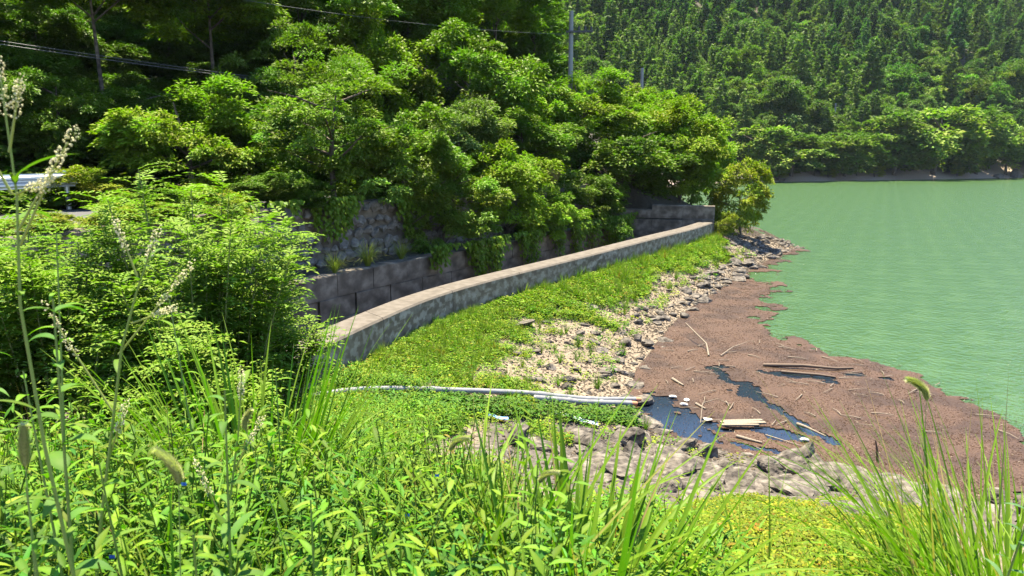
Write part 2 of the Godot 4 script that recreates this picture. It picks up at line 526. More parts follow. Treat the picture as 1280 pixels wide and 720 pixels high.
func walls() -> void:
	var t := thing("parapet_wall", "long low weathered concrete wall with flaking pale coating beside the grassy bank", "wall")
	var f := path_at(0.0, 0.45)
	var k := path_at(0.58, 0.45, f.size() - 1)
	var n := mini(f.size(), k.size())
	for i in range(0, n - 1, 6):
		var mb := MB.new()
		var tp := MB.new()
		var e := mini(i + 6, n - 1)
		for q in range(i, e):
			var f1: Vector3 = f[q + 1]
			var k1: Vector3 = k[q + 1]
			var k0: Vector3 = k[q]
			if q == e - 1:
				f1 = f1.lerp(f[q], 0.03)
				k1 = k1.lerp(k0, 0.03)
			slab(mb, f[q], f1, k0, k1, -0.3, 1.4, 0.035, tp)
		var o := put("wall_section", mb.mesh(M.parapet_dark if (i / 6) % 3 == 1 or rng.randf() < 0.2 else M.parapet), t)
		put("coping", tp.mesh(M.parapet_top), o)
	# retaining wall of cast blocks on the far side of the channel
	t = thing("retaining_wall", "dark stained concrete block wall across the spillway channel", "wall")
	f = path_at(3.3, 1.25)
	k = path_at(3.75, 1.25, f.size() - 1)
	for i in mini(f.size(), k.size()) - 1:
		for r in 3:
			var mb := MB.new()
			var y0: float = [-0.1, 0.42, 0.93][r]
			var y1: float = [0.41, 0.92, 1.45][r]
			var lean := Vector3.ZERO
			var a: Vector3 = f[i]; var b: Vector3 = f[i + 1]
			var d := (b - a).normalized()
			var sh := 0.62 if r == 1 else 0.0
			var inw: Vector3 = (k[i] - f[i]).normalized() * rng.randf_range(0.0, 0.02)
			slab(mb, a + d * (0.008 + sh) + inw, b + d * (sh - 0.008) + inw, k[i] + d * (0.008 + sh), k[i + 1] + d * (sh - 0.008), y0, y1, 0.02)
			put("block", mb.mesh(M.old_concrete), t)
	# end wall closing the channel at the point
	t = thing("end_wall", "tall streaked concrete end wall at the tip of the low parapet", "wall")
	var p0 := Vector3(8.25, 0, -30.15)
	var p1 := Vector3(3.4, 0, -31.6)
	var d2 := (p0 - p1).normalized()
	var back := Vector3(d2.z, 0, -d2.x) * 0.4
	for i in 4:
		var mb := MB.new()
		var a := p1.lerp(p0, i / 4.0) + d2 * 0.006
		var b := p1.lerp(p0, (i + 1) / 4.0) - d2 * 0.006
		slab(mb, a, b, a + back, b + back, -0.4, 1.45 if i < 3 else 1.5, 0.02)
		put("lower_panel", mb.mesh(M.old_concrete), t)
		mb = MB.new()
		slab(mb, a + back * 0.15, b + back * 0.15, a + back, b + back, 1.5, 2.05 if i > 1 else 1.85, 0.03)
		put("upper_panel", mb.mesh(M.old_concrete), t)
	# masonry wall under the road
	t = thing("stone_wall", "shaded rubble stone retaining wall below the road, dark grey stones", "wall")
	f = path_at(4.45, 0.66)
	k = path_at(5.0, 0.66, f.size() - 1)
	var body := MB.new()
	for i in mini(f.size(), k.size()) - 1:
		slab(body, f[i] + Vector3.ZERO, f[i + 1], k[i], k[i + 1], 1.2, 2.95, 0.03)
	put("mortar_core", body.mesh(M.old_concrete), t)
	var count := 0
	for i in range(2, mini(f.size(), k.size()) - 1):
		var mid: Vector3 = f[i]
		if mid.z > -13.0 or mid.z < -26.0:
			continue
		for r in 5:
			for q in 2:
				if count >= 290:
					break
				count += 1
				var a: Vector3 = f[i]
				var p := a.lerp(f[i + 1], (q + 0.5 * (r % 2) + rng.randf_range(-0.12, 0.12)) / 2.0 + 0.1)
				var o := put("stone", rocks[rng.randi() % rocks.size()], t)
				var dd: Vector3 = (f[i + 1] - a).normalized()
				o.position = Vector3(p.x, 1.56 + r * 0.3 + rng.randf_range(-0.04, 0.04), p.z)
				o.basis = Basis(Vector3.UP, atan2(-dd.z, dd.x)) * Basis(Vector3.BACK, rng.randf_range(-0.5, 0.5)) * Basis.from_scale(Vector3(rng.randf_range(0.18, 0.27), rng.randf_range(0.14, 0.21), 0.16))
				o.material_override = M.stone
	# road with its guardrail
	f = path_at(5.2, 1.5)
	k = path_at(8.8, 1.5, f.size() - 1)
	var road := MB.new()
	for i in mini(f.size(), k.size()) - 1:
		road.quad(f[i] + Vector3.UP * 2.93, k[i] + Vector3.UP * 2.93, k[i + 1] + Vector3.UP * 2.93, f[i + 1] + Vector3.UP * 2.93)
	structure("road", road.mesh(M.asphalt))

func w_beam(mb: MB, a: Vector3, b: Vector3, out: Vector3) -> void:
	var prof := [[0.0, 0.155], [0.0, 0.125], [0.08, 0.09], [0.08, 0.05], [0.0, 0.015], [0.0, -0.015], [0.08, -0.05], [0.08, -0.09], [0.0, -0.125], [0.0, -0.155]]
	for i in prof.size() - 1:
		var p: Array = prof[i]
		var q: Array = prof[i + 1]
		mb.quad(a + out * p[0] + Vector3.UP * p[1], b + out * p[0] + Vector3.UP * p[1], b + out * q[0] + Vector3.UP * q[1], a + out * q[0] + Vector3.UP * q[1])

func guardrail() -> void:
	var t := thing("guardrail", "corrugated pale steel guardrail along the road behind yellow-green scrub", "guardrail")
	var a := Vector3(-12.4, 3.55, -11.2)
	var b := Vector3(-9.95, 3.6, -16.75)
	var d := (b - a).normalized()
	var out := Vector3(-d.z, 0, d.x)
	for i in 3:
		var mb := MB.new()
		w_beam(mb, a.lerp(b, i / 3.0) + out * (0.004 * (i % 2)), a.lerp(b, (i + 1) / 3.0) + d * 0.15 + out * (0.004 * (i % 2)), out)
		put("rail", mb.mesh(M.steel), t)
	for i in 4:
		var p := a.lerp(b, i / 3.0) - out * 0.08
		var mb := MB.new()
		mb.tube([p + Vector3.DOWN * 1.2, p + Vector3.UP * 0.2], [0.055, 0.055], 10, Color.WHITE)
		put("post", mb.mesh(M.steel), t)
	t = thing("pipe_railing", "thin pale pipe railing low down among the weeds by the picture's edge", "railing")
	var mb2 := MB.new()
	mb2.tube([Vector3(-7.6, 2.62, -9.3), Vector3(-5.95, 2.66, -9.0)], [0.025, 0.025], 8, Color.WHITE)
	put("rail", mb2.mesh(M.steel), t)
	for x in [-7.3, -6.1]:
		mb2 = MB.new()
		mb2.tube([Vector3(x, 0.4, -9.3 + (x + 7.6) * 0.18), Vector3(x, 2.6, -9.3 + (x + 7.6) * 0.18)], [0.022, 0.022], 8, Color.WHITE)
		put("post", mb2.mesh(M.steel), t)


# ---------------------------------------------------------------- rocks
func make_rocks() -> void:
	var ico := SphereMesh.new()
	ico.radial_segments = 14
	ico.rings = 9
	ico.radius = 1.0
	ico.height = 2.0
	for sd in 9:
		var planes := []
		for i in 9:
			var d := Vector3(rng.randfn(), rng.randfn(), rng.randfn()).normalized()
			planes.append([d, rng.randf_range(0.34, 0.72)])
		var arr := ico.get_mesh_arrays()
		var src: PackedVector3Array = arr[Mesh.ARRAY_VERTEX]
		var ix: PackedInt32Array = arr[Mesh.ARRAY_INDEX]
		var pts := PackedVector3Array()
		for p in src:
			var d := p.normalized()
			var r := 1.0
			for q in planes:
				var c := d.dot(q[0])
				if c > 0.02:
					r = minf(r, q[1] / c)
			pts.append(d * r * (1.0 + 0.07 * noise.get_noise_3d(d.x * 120.0 + sd * 40.0, d.y * 90.0, d.z * 90.0)))
		var mb := MB.new()
		var tone := rng.randf_range(0.8, 1.1)
		for i in range(0, ix.size(), 3):
			if pts[ix[i]].distance_squared_to(pts[ix[i + 1]]) > 1e-8 and pts[ix[i]].distance_squared_to(pts[ix[i + 2]]) > 1e-8 and pts[ix[i + 1]].distance_squared_to(pts[ix[i + 2]]) > 1e-8:
				mb.tri(pts[ix[i]], pts[ix[i + 1]], pts[ix[i + 2]], Color(tone, tone * rng.randf_range(0.97, 1.0), tone * 0.95))
		rocks.append(mb.mesh(M.rock))

func rock_basis(sx: float, sy: float, sz: float) -> Basis:
	return Basis(Vector3.UP, rng.randf() * TAU) * Basis(Vector3.RIGHT, rng.randf_range(-0.25, 0.25)) * Basis.from_scale(Vector3(sx, sy, sz))

func stones() -> void:
	# dam face: large flat riprap set close together, children of a strip of bank
	var t := Node3D.new()
	t.name = "rock_bank"
	t.set_meta("kind", "structure")
	add_child(t)
	var n := 0
	for tries in 5000:
		if n >= 285: break
		var x := rng.randf_range(-1.2, 7.4)
		var z := rng.randf_range(-11.4, -4.9)
		var b := field(shore_d, x, z)
		if b < -0.15 or b > 4.6: continue
		if z < -10.2 and x < 1.6: continue
		if b > 3.0 and rng.randf() < 0.55 + 0.2 * (b - 3.0): continue
		if x < 0.9 and rng.randf() < 0.75: continue
		var s := rng.randf_range(0.14, 0.33)
		if rng.randf() < 0.35: s *= 0.55
		var o := put("rock", rocks[rng.randi() % rocks.size()], t)
		o.position = Vector3(x, gh(x, z) + s * rng.randf_range(-0.02, 0.16), z)
		o.basis = rock_basis(s * rng.randf_range(1.0, 1.8), s * rng.randf_range(0.3, 0.6), s * rng.randf_range(0.8, 1.2))
		if rng.randf() < 0.12:
			o.basis = rock_basis(s * rng.randf_range(0.7, 1.1), s * rng.randf_range(0.8, 1.2), s * rng.randf_range(0.7, 1.0))
			o.position.y += s * 0.2
		n += 1
	# shore stones of the gravel bank
	t = Node3D.new()
	t.name = "gravel_bank"
	t.set_meta("kind", "structure")
	add_child(t)
	n = 0
	for tries in 9000:
		if n >= 290: break
		var x := rng.randf_range(-0.5, 13.5)
		var z := rng.randf_range(-36.0, -11.6)
		var b := field(shore_d, x, z)
		var w := field(wall_d, x, z)
		if b < -0.1 or w < 0.2: continue
		var prob := exp(-b * 1.25) + (0.03 if b < 3.0 else 0.0)
		if rng.randf() > prob: continue
		var s := rng.randf_range(0.05, 0.15) * (1.0 + 0.018 * -z)
		if rng.randf() < 0.12: s *= 1.6
		var o := put("rock", rocks[rng.randi() % rocks.size()], t)
		o.position = Vector3(x, gh(x, z) + s * 0.12, z)
		o.basis = rock_basis(s * rng.randf_range(0.9, 1.5), s * rng.randf_range(0.45, 0.75), s)
		n += 1
	# pebbles between them
	for k in 3:
		var places := []
		var tints := []
		while places.size() < 8500:
			var x := rng.randf_range(-2.5, 13.8)
			var z := rng.randf_range(-40.0, -6.5)
			var b := field(shore_d, x, z)
			var w := field(wall_d, x, z)
			if b < -0.05 or w < 0.3 or b > 4.5: continue
			if rng.randf() > 0.35 + exp(-b): continue
			var s := rng.randf_range(0.006, 0.024) * (1.0 + 0.02 * -z)
			places.append(Transform3D(rock_basis(s * 1.3, s * 0.7, s), Vector3(x, gh(x, z) + s * 0.2, z)))
			var g := rng.randf_range(0.7, 1.5)
			tints.append(Color(g * 0.58, g * 0.49, g * 0.375))
		var o := scatter("pebbles", rocks[k * 2], places, "", "", t, tints)
		o.name = "pebbles" if k == 0 else "pebbles_%03d" % k


# ---------------------------------------------------------------- floating debris
func in_poly(p: Vector2, poly: PackedVector2Array) -> bool:
	return Geometry2D.is_point_in_polygon(p, poly)

func line_d(p: Vector2, pts: Array) -> float:
	var d := 1e9
	for i in pts.size() - 1:
		d = minf(d, p.distance_to(seg_near(p, Vector2(pts[i][0], pts[i][1]), Vector2(pts[i + 1][0], pts[i + 1][1]))))
	return d

var mud_poly := PackedVector2Array()

func gap_at(x: float, z: float) -> float:
	# positive inside the open gaps of the floating mat
	var p := Vector2(x, z)
	var wob := noise.get_noise_2d(x * 60.0, z * 60.0) * 0.18 + noise.get_noise_2d(x * 260.0, z * 260.0) * 0.2 + 0.01
	var g := 0.11 - line_d(p, [[4.02, -14.05], [3.98, -13.4], [4.2, -13.05]]) + wob
	g = maxf(g, 0.13 - line_d(p, [[3.96, -13.33], [4.23, -13.03], [4.21, -12.5]]) + wob)
	g = maxf(g, 0.075 - line_d(p, [[4.21, -12.4], [4.40, -11.70], [4.55, -10.77], [4.75, -10.3]]) + wob * 0.5)
	g = maxf(g, 0.26 - line_d(p, [[2.28, -12.1], [2.48, -11.6], [2.6, -11.1], [2.75, -10.7]]) + wob * 2.4)
	g = maxf(g, 0.12 - line_d(p, [[3.9, -10.75], [4.15, -10.45]]) + wob)
	g = maxf(g, 0.06 - line_d(p, [[4.9, -13.75], [5.5, -13.6], [5.9, -13.3]]) + wob)
	g = maxf(g, 0.08 - line_d(p, [[6.6, -13.6], [7.0, -13.4]]) + wob)
	g = maxf(g, 0.05 - line_d(p, [[3.1, -10.25], [3.7, -10.0], [4.0, -9.75]]) + wob)
	return g

func debris() -> void:
	mud_poly = PackedVector2Array()
	for p in MUD:
		mud_poly.append(Vector2(p[0], p[1]))
	for p in [[5.6, -7.9], [3.4, -9.0], [1.2, -10.6], [1.2, -12.5], [2.4, -15.5], [5.0, -22.0], [10.0, -30.0], [12.3, -33.2]]:
		mud_poly.append(Vector2(p[0], p[1]))
	# still dark water under the mat
	var mb := MB.new()
	var step := 0.05
	var mat := MB.new()
	var nx := int(12.5 / step)
	var nz := int(26.5 / step)
	var keep := {}
	for j in nz + 1:
		for i in nx + 1:
			var x := 1.2 + i * step
			var z := -33.2 + j * step
			var e := Vector2(noise.get_noise_2d(x * 30.0, z * 30.0), noise.get_noise_2d(x * 30.0 + 500.0, z * 30.0)) * 0.9
			e += Vector2(noise.get_noise_2d(x * 130.0, z * 60.0), noise.get_noise_2d(x * 60.0 + 500.0, z * 150.0)) * 0.7
			e += Vector2(noise.get_noise_2d(x * 420.0, z * 420.0), noise.get_noise_2d(x * 420.0 + 500.0, z * 420.0)) * 0.22
			var far_k := clampf((-z - 12.0) * 0.1, 0.0, 1.0)
			if not in_poly(Vector2(x, z) + e * (0.5 + 0.6 * far_k), mud_poly): continue
			if field(shore_d, x, z) > 0.5: continue
			var st := 1 if gap_at(x, z) > 0.0 else 2
			keep[j * 1000 + i] = st
	var ids := {}
	for key in keep:
		var i: int = key % 1000
		var j: int = key / 1000
		var all_in: bool = keep.has(key + 1) and keep.has(key + 1000) and keep.has(key + 1001)
		if not all_in: continue
		var solid: bool = keep[key] == 2 and keep[key + 1] == 2 and keep[key + 1000] == 2 and keep[key + 1001] == 2
		if solid:
			var q := []
			for o in [0, 1, 1001, 1000]:
				var kk: int = key + o
				if not ids.has(kk):
					ids[kk] = mat.v.size()
					var x := 1.2 + (kk % 1000) * step
					var z := -33.2 + (kk / 1000) * step
					mat.v.append(Vector3(x, 0.016 + 0.012 * noise.get_noise_2d(x * 130.0, z * 130.0), z))
					mat.n.append(Vector3.UP)
					mat.c.append(Color.WHITE)
				q.append(ids[kk])
			mat.t.append(q[0]); mat.t.append(q[1]); mat.t.append(q[2])
			mat.t.append(q[0]); mat.t.append(q[2]); mat.t.append(q[3])
		elif keep[key] == 1 or keep[key + 1] == 1 or keep[key + 1000] == 1 or keep[key + 1001] == 1:
			var x0 := 1.2 + i * step
			var z0 := -33.2 + j * step
			mb.quad(Vector3(x0, 0.004, z0), Vector3(x0 + step, 0.004, z0), Vector3(x0 + step, 0.004, z0 + step), Vector3(x0, 0.004, z0 + step))
	structure("still_water", mb.mesh(M.dark_water))
	var o := put(numbered("floating_debris_mat"), mat.mesh(M.mat), self)
	o.set_meta("kind", "stuff")
	tag(o, "brown mat of rotting plant debris floating along the shore", "debris")
	# chips and twigs lying in the mat
	var chip := MB.new()
	chip.box(Vector3(-0.5, 0, -0.5), Vector3(1, 0, 0.1), Vector3(0.02, 1, 0), Vector3(0.06, 0, 1))
	var chip_mesh := chip.mesh(M.chips)
	var places := []
	var tints := []
	while places.size() < 26000:
		var x := rng.randf_range(1.5, 13.0)
		var z := -8.0 - 24.0 * pow(rng.randf(), 1.5)
		if field(shore_d, x, z) > 0.12: continue
		var e := Vector2(noise.get_noise_2d(x * 30.0, z * 30.0), noise.get_noise_2d(x * 30.0 + 500.0, z * 30.0)) * 0.7
		if not in_poly(Vector2(x, z) + e + Vector2(rng.randfn(), rng.randfn()) * (0.12 if rng.randf() < 0.7 else 0.5), mud_poly): continue
		if gap_at(x, z) > 0.02 and rng.randf() < 0.6: continue
		var l := rng.randf_range(0.006, 0.022)
		if rng.randf() < 0.05: l *= 3.5
		var s := 1.0 + 0.04 * maxf(0.0, -z - 12.0)
		places.append(Transform3D(Basis(Vector3.UP, rng.randf() * TAU) * Basis(Vector3.BACK, rng.randf_range(-0.15, 0.15)) * Basis.from_scale(Vector3(l * s, 0.004, rng.randf_range(0.003, 0.008) * s)), Vector3(x, 0.018, z)))
		var g := rng.randf()
		var c := Color(0.045, 0.025, 0.014).lerp(Color(0.09, 0.057, 0.036), g)
		if rng.randf() < 0.035: c = Color(0.36, 0.3, 0.22)
		if rng.randf() < 0.06: c = Color(0.03, 0.02, 0.014)
		tints.append(c)
	scatter("debris_chips", chip_mesh, places, "tiny twigs and bark chips strewn over the floating brown mat", "debris", null, tints)

func stick(label: String, pts: Array, r: float, m: Material, called := "drift_stick", group := "sticks in the floating debris") -> void:
	var o := thing(called, label, "stick", pts[0], group)
	var mb := MB.new()
	var q := []
	var rr := []
	for i in pts.size():
		q.append(pts[i] - pts[0])
		rr.append(r * (1.0 - 0.55 * i / (pts.size() - 1)))
	mb.tube(q, rr, 6, Color.WHITE)
	put("stem", mb.mesh(m), o)

func drift() -> void:
	var y := 0.035
	stick("long bent pale stick at the head of the brown mat", [Vector3(4.1, y, -14.9), Vector3(4.2, y + 0.1, -15.5), Vector3(4.05, y + 0.25, -16.1), Vector3(4.0, y + 0.3, -16.6)], 0.022, M.wood)
	stick("thin forked pale twig beside the bent stick", [Vector3(4.35, y, -14.9), Vector3(4.75, y + 0.05, -15.4), Vector3(5.1, y + 0.14, -15.5)], 0.014, M.wood)
	stick("dark waterlogged branch lying across the mat near the green water", [Vector3(5.0, y, -14.2), Vector3(5.7, y + 0.05, -14.0), Vector3(6.3, y + 0.02, -13.9), Vector3(6.7, y, -14.0)], 0.04, M.wood_dark)
	stick("second dark branch, shorter, below the long waterlogged one", [Vector3(5.2, y, -13.75), Vector3(5.8, y + 0.03, -13.45), Vector3(6.1, y, -13.4)], 0.03, M.wood_dark)
	stick("straight pale stalk lying below the broken board", [Vector3(3.8, y, -10.5), Vector3(4.2, y, -10.05)], 0.012, M.wood)
	stick("arched pale reed stalk standing out of the mat left of the board", [Vector3(2.95, y, -11.0), Vector3(3.05, y + 0.22, -11.3), Vector3(3.3, y + 0.26, -11.4), Vector3(3.5, y + 0.2, -11.3)], 0.009, M.wood)
	stick("short grey stick floating between the blue pool and streak", [Vector3(3.1, y, -11.9), Vector3(3.2, y, -11.65)], 0.026, M.wood)
	stick("short pale stump of wood in the upper brown mat", [Vector3(3.0, y, -13.3), Vector3(3.12, y, -12.9)], 0.03, M.wood)
	stick("small upright dark snag near the rocks by the tall grass", [Vector3(5.05, 0, -9.62), Vector3(5.02, 0.18, -9.6), Vector3(5.0, 0.3, -9.62)], 0.02, M.wood_dark)
	stick("curled pale driftwood piece in the middle of the mat", [Vector3(4.45, y, -10.95), Vector3(4.5, y + 0.04, -10.7), Vector3(4.68, y, -10.45)], 0.03, M.wood)
	stick("pale stick half buried at the rocky water's edge", [Vector3(3.35, y, -10.45), Vector3(3.65, y, -10.2)], 0.028, M.wood)
	for i in 70:
		var x := rng.randf_range(2.8, 8.0)
		var z := rng.randf_range(-16.0, -10.6)
		var a := rng.randf() * TAU
		var l := rng.randf_range(0.1, 0.45)
		if not in_poly(Vector2(x, z), mud_poly) or field(shore_d, x, z) > -0.2: continue
		stick("slim loose twig floating on the brown debris mat", [Vector3(x, y, z), Vector3(x + cos(a) * l * 0.5, y + 0.02, z + sin(a) * l * 0.5 + 0.03), Vector3(x + cos(a) * l, y, z + sin(a) * l)], rng.randf_range(0.007, 0.013), M.wood, "twig", "slim twigs on the mat")
	var t := thing("broken_board", "splintered pale wooden board floating in the brown mat", "board", Vector3(3.55, 0.03, -10.95))
	for i in 4:
		var mb := MB.new()
		var o := Vector3(rng.randf_range(-0.1, 0.08), 0.012 * i, -0.14 + 0.085 * i)
		mb.box(o - Vector3(0.3, 0, 0), Vector3(rng.randf_range(0.45, 0.72), rng.randf_range(0, 0.05), rng.randf_range(-0.06, 0.06)), Vector3(0, 0.025, 0), Vector3(0.01, 0, 0.07))
		put("splinter", mb.mesh(M.wood), t)
	var spots := [["white foam scrap nearest the pipe ends in dark water", 2.78, -12.25, 0.06], ["white foam scrap on the far side of the dark pool", 2.98, -12.1, 0.055], ["lowest white foam scrap in the dark pool", 2.88, -11.85, 0.06], ["pale scrap between the dark pool and broken board", 3.1, -11.15, 0.09], ["pale flat scrap at the edge of the lower rocks", 4.3, -10.3, 0.06]]
	for s in spots:
		var o := put(numbered("foam_scrap"), rocks[int(s[3] * 1000) % 9], self)
		o.material_override = M.foam
		o.position = Vector3(s[1], 0.035, s[2])
		o.basis = Basis.from_scale(Vector3(s[3] * 1.3, s[3] * 0.5, s[3]))
		tag(o, s[0], "scrap", "pale scraps floating in the debris")

func pipes() -> void:
	var lines := [
		["longer grey plastic drain pipe lying across the weedy bank to the pond", [[-2.78, -9.75], [-2.3, -10.1], [-1.7, -10.45], [-0.8, -10.8], [0.2, -11.2], [1.2, -11.5], [2.05, -11.75]], 0.045],
		["nearer grey plastic drain pipe beside the longer one", [[0.35, -11.05], [0.8, -11.2], [1.2, -11.33], [1.95, -11.55]], 0.05]]
	for l in lines:
		var pts := []
		for p in l[1]:
			pts.append(Vector3(p[0], maxf(gh(p[0], p[1]), 0.05) + 0.11, p[1]))
		var t := thing("drain_pipe", l[0], "pipe", pts[0], "drain pipes on the bank")
		var q := []
		var r := []
		var c := Curve3D.new()
		for i in pts.size():
			var tn: Vector3 = (pts[mini(i + 1, pts.size() - 1)] - pts[maxi(i - 1, 0)]) * 0.16
			c.add_point(pts[i] - pts[0], -tn, tn)
		for i in 25:
			q.append(c.sample_baked(c.get_baked_length() * i / 24.0, true))
			r.append(l[2])
		var mb := MB.new()
		mb.tube(q, r, 14, Color.WHITE)
		put("barrel", mb.mesh(M.pvc), t)
		for i in [8, 16]:
			mb = MB.new()
			mb.tube([q[i].lerp(q[i + 1], 0.2), q[i].lerp(q[i + 1], 0.8)], [l[2] * 1.16, l[2] * 1.16], 14, Color.WHITE)
			put("coupling", mb.mesh(M.pvc), t)
		mb = MB.new()
		var dd: Vector3 = (q[24] - q[23]).normalized()
		mb.tube([q[24] - dd * 0.01, q[24] + dd * 0.1], [l[2] * 0.92, l[2] * 0.7], 12, Color.WHITE)
		put("end_plug", mb.mesh(M.clay), t)
	for s in [["crumpled pale blue plastic sheet below the pipes near the pond", 0.95, -10.6, M.tarp_pale, 0.34], ["torn blue plastic strip lying on bare soil below the pipes", -0.35, -10.15, M.tarp_blue, 0.3], ["small blue plastic scrap half hidden by weeds", -0.95, -10.0, M.tarp_blue, 0.16]]:
		var mb := MB.new()
		var pos := PackedVector3Array()
		var col := PackedColorArray()
		for j in 7:
			for i in 13:
				var a := Vector2((i / 6.0 - 1.0) * s[4], (j / 3.0 - 1.0) * s[4] * 0.22)
				pos.append(Vector3(a.x, 0.03 + 0.05 * absf(noise.get_noise_2d(a.x * 400.0 + s[1] * 99.0, a.y * 700.0)) + gh(s[1] + a.x, s[2] + a.y) - gh(s[1], s[2]), a.y + 0.1 * sin(a.x * 5.0)))
				col.append(Color.WHITE)
		var o := put(numbered("plastic_sheet"), sheet(13, 7, pos, col, no_skip).mesh(s[3]), self)
		o.position = Vector3(s[1], gh(s[1], s[2]) + 0.02, s[2])
		tag(o, s[0], "plastic sheet", "plastic scraps below the pipes")


# ---------------------------------------------------------------- poles and cables
func poles() -> void:
	for s in [
		["grey concrete utility pole with insulators standing above the hillside trees", Vector3(2.75, 5.0, -36.0), 10.65, 0.13, true],
		["short grey pole top showing over the bright crowns", Vector3(10.2, 3.0, -60.0), 10.7, 0.15, false],
		["distant thin utility pole with crossarm on the far lakeside", Vector3(52.8, 2.0, -124.0), 12.1, 0.16, true]]:
		var h: float = s[2] - s[1].y
		var t := thing("utility_pole", s[0], "utility pole", s[1], "utility poles")
		var mb := MB.new()
		mb.tube([Vector3.ZERO, Vector3.UP * h], [s[3], s[3] * 0.75], 12, Color.WHITE)
		put("pole", mb.mesh(M.pole), t)
		if not s[4]: continue
		var y := h - 0.95 if s[1].z > -50.0 else h - 0.5
		mb = MB.new()
		mb.box(Vector3(-0.25, y - 0.05, 0.1), Vector3(1.25, 0.02, 0), Vector3(0, 0.09, 0), Vector3(0, 0, 0.09))
		put("crossarm", mb.mesh(M.black), t)
		for x in [0.35, 0.65, 0.92]:
			mb = MB.new()
			mb.tube([Vector3(x, y + 0.05, 0.14), Vector3(x, y + 0.12, 0.14), Vector3(x, y + 0.2, 0.14), Vector3(x, y + 0.26, 0.14)], [0.03, 0.075, 0.06, 0.03], 8, Color.WHITE)
			put("insulator", mb.mesh(M.black), t)
	for s in [
		["lower of two thin cables running together across the dark wood", Vector3(-13.98, 6.9, -15.8), Vector3(-4.6, 6.25, -27.0), 0.1, 0.009],
		["upper of two thin cables running together across the dark wood", Vector3(-13.98, 6.98, -15.8), Vector3(-4.6, 6.31, -27.0), 0.1, 0.008],
		["single thin cable crossing high over the dark wood", Vector3(-15.0, 9.0, -16.0), Vector3(2.75, 9.6, -36.0), 0.5, 0.007]]:
		var pts := []
		var r := []
		for i in 25:
			var k := i / 24.0
			pts.append(s[1].lerp(s[2], k) - s[1] + Vector3.DOWN * (s[3] * 4.0 * k * (1.0 - k)))
			r.append(s[4])
		var mb := MB.new()
		mb.tube(pts, r, 5, Color.WHITE)
		var o := put(numbered("cable"), mb.mesh(M.cable), self)
		o.position = s[1]
		tag(o, s[0], "cable", "cables over the wood")


# ---------------------------------------------------------------- trees
func jitter(c: Color, k: float) -> Color:
	var a := 1.0 + rng.randf_range(-k, k)
	var w := rng.randf_range(-0.5, 1.0) * k * 0.7
	return Color(c.r * (a + w), c.g * a, c.b * (a - w * 0.5))

func rand_dir() -> Vector3:
	return Vector3(rng.randfn(), rng.randfn(), rng.randfn()).normalized()

func crown(sd: int, r: Vector3, cy: float, clumps: int, per: int, l: float, w: float, col: Color, cr: float, flat: float, m: Material, hang := 0.25) -> ArrayMesh:
	rng.seed = sd
	var mb := MB.new()
	# lobes on an uneven shell, each lobe made of several leafy sprays
	for k in maxi(clumps / (5 if cy <= r.y * 1.3 else 6), 10):
		var d := rand_dir()
		if cy > r.y * 1.3:
			if d.y < -0.55: d.y = -d.y
		elif d.y < 0.0:
			var hz := Vector2(d.x, d.z).normalized() * lerpf(Vector2(d.x, d.z).length(), 0.92, 0.8)
			d = Vector3(hz.x, d.y, hz.y)
		var lump := 0.8 + 0.7 * noise.get_noise_3d(d.x * 70.0 + sd * 13.0, d.y * 70.0, d.z * 70.0)
		var rad := lump * (0.4 + 0.6 * pow(rng.randf(), 0.4))
		var lobe := Vector3(d.x * r.x * rad, cy + d.y * r.y * rad, d.z * r.z * rad)
		var lr := cr * rng.randf_range(1.1, 2.0)
		var lobe_tint := jitter(col, 0.24)
		var outw := Vector3(d.x, d.y * 0.6 + 0.2, d.z).normalized()
		for u in 7:
			var g := (rand_dir() + outw * 0.5 + Vector3.UP * 0.25).normalized()
			var ctr := lobe + Vector3(g.x, g.y * 0.75, g.z) * lr * rng.randf_range(0.5, 1.15)
			var rr := cr * rng.randf_range(0.4, 0.95)
			var tint := jitter(lobe_tint, 0.16)
			for q in per:
				var e := rand_dir()
				e.y = absf(e.y) * 1.5 - 0.5
				var rd := pow(rng.randf(), 0.45)
				var p := ctr + Vector3(e.x, e.y * flat, e.z) * rr * rd
				var dir := (Vector3(e.x, e.y * 0.3 - hang, e.z) + outw * 0.4 + rand_dir() * 0.5).normalized()
				var up := (Vector3.UP * 0.85 + e * 0.35 + outw * 0.25 + rand_dir() * 0.6).normalized()
				if absf(dir.dot(up)) > 0.95: up = Vector3(up.y, up.z, up.x)
				var s := rng.randf_range(0.6, 1.3)
				mb.leaf(p, dir, up, l * s, w * s, jitter(tint, 0.18))
	return mb.mesh(m)

func conifer(sd: int, h: float, r: float, whorls: int, col: Color, sparse: float, l: float) -> ArrayMesh:
	rng.seed = sd
	var mb := MB.new()
	for k in whorls:
		var s := float(k) / whorls
		var y := h * (0.16 + 0.84 * s)
		var rad := r * pow(1.0 - s, 0.8) * rng.randf_range(0.75, 1.1) + 0.12
		var nb := int(lerpf(9.0, 4.0, s))
		for b in nb:
			if rng.randf() < sparse: continue
			var a := TAU * (b + rng.randf()) / nb + k * 1.3
			var tint := jitter(col, 0.2)
			var br := rad * rng.randf_range(0.7, 1.15)
			var steps := int(br / (l * 0.4)) + 2
			for q in steps:
				var f := float(q + 0.6) / steps
				for u in 5:
					var p := Vector3(cos(a) * br * f, y + 0.18 * br * f - 0.1 * br * f * f + rng.randf_range(-0.1, 0.1), sin(a) * br * f)
					var dir := (Vector3(cos(a), 0.25, sin(a)) + rand_dir() * 0.75).normalized()
					mb.leaf(p, dir, (Vector3.UP + rand_dir() * 0.5).normalized(), l * rng.randf_range(0.7, 1.2), l * 0.33, jitter(tint, 0.15))
	return mb.mesh(leaf_mat)

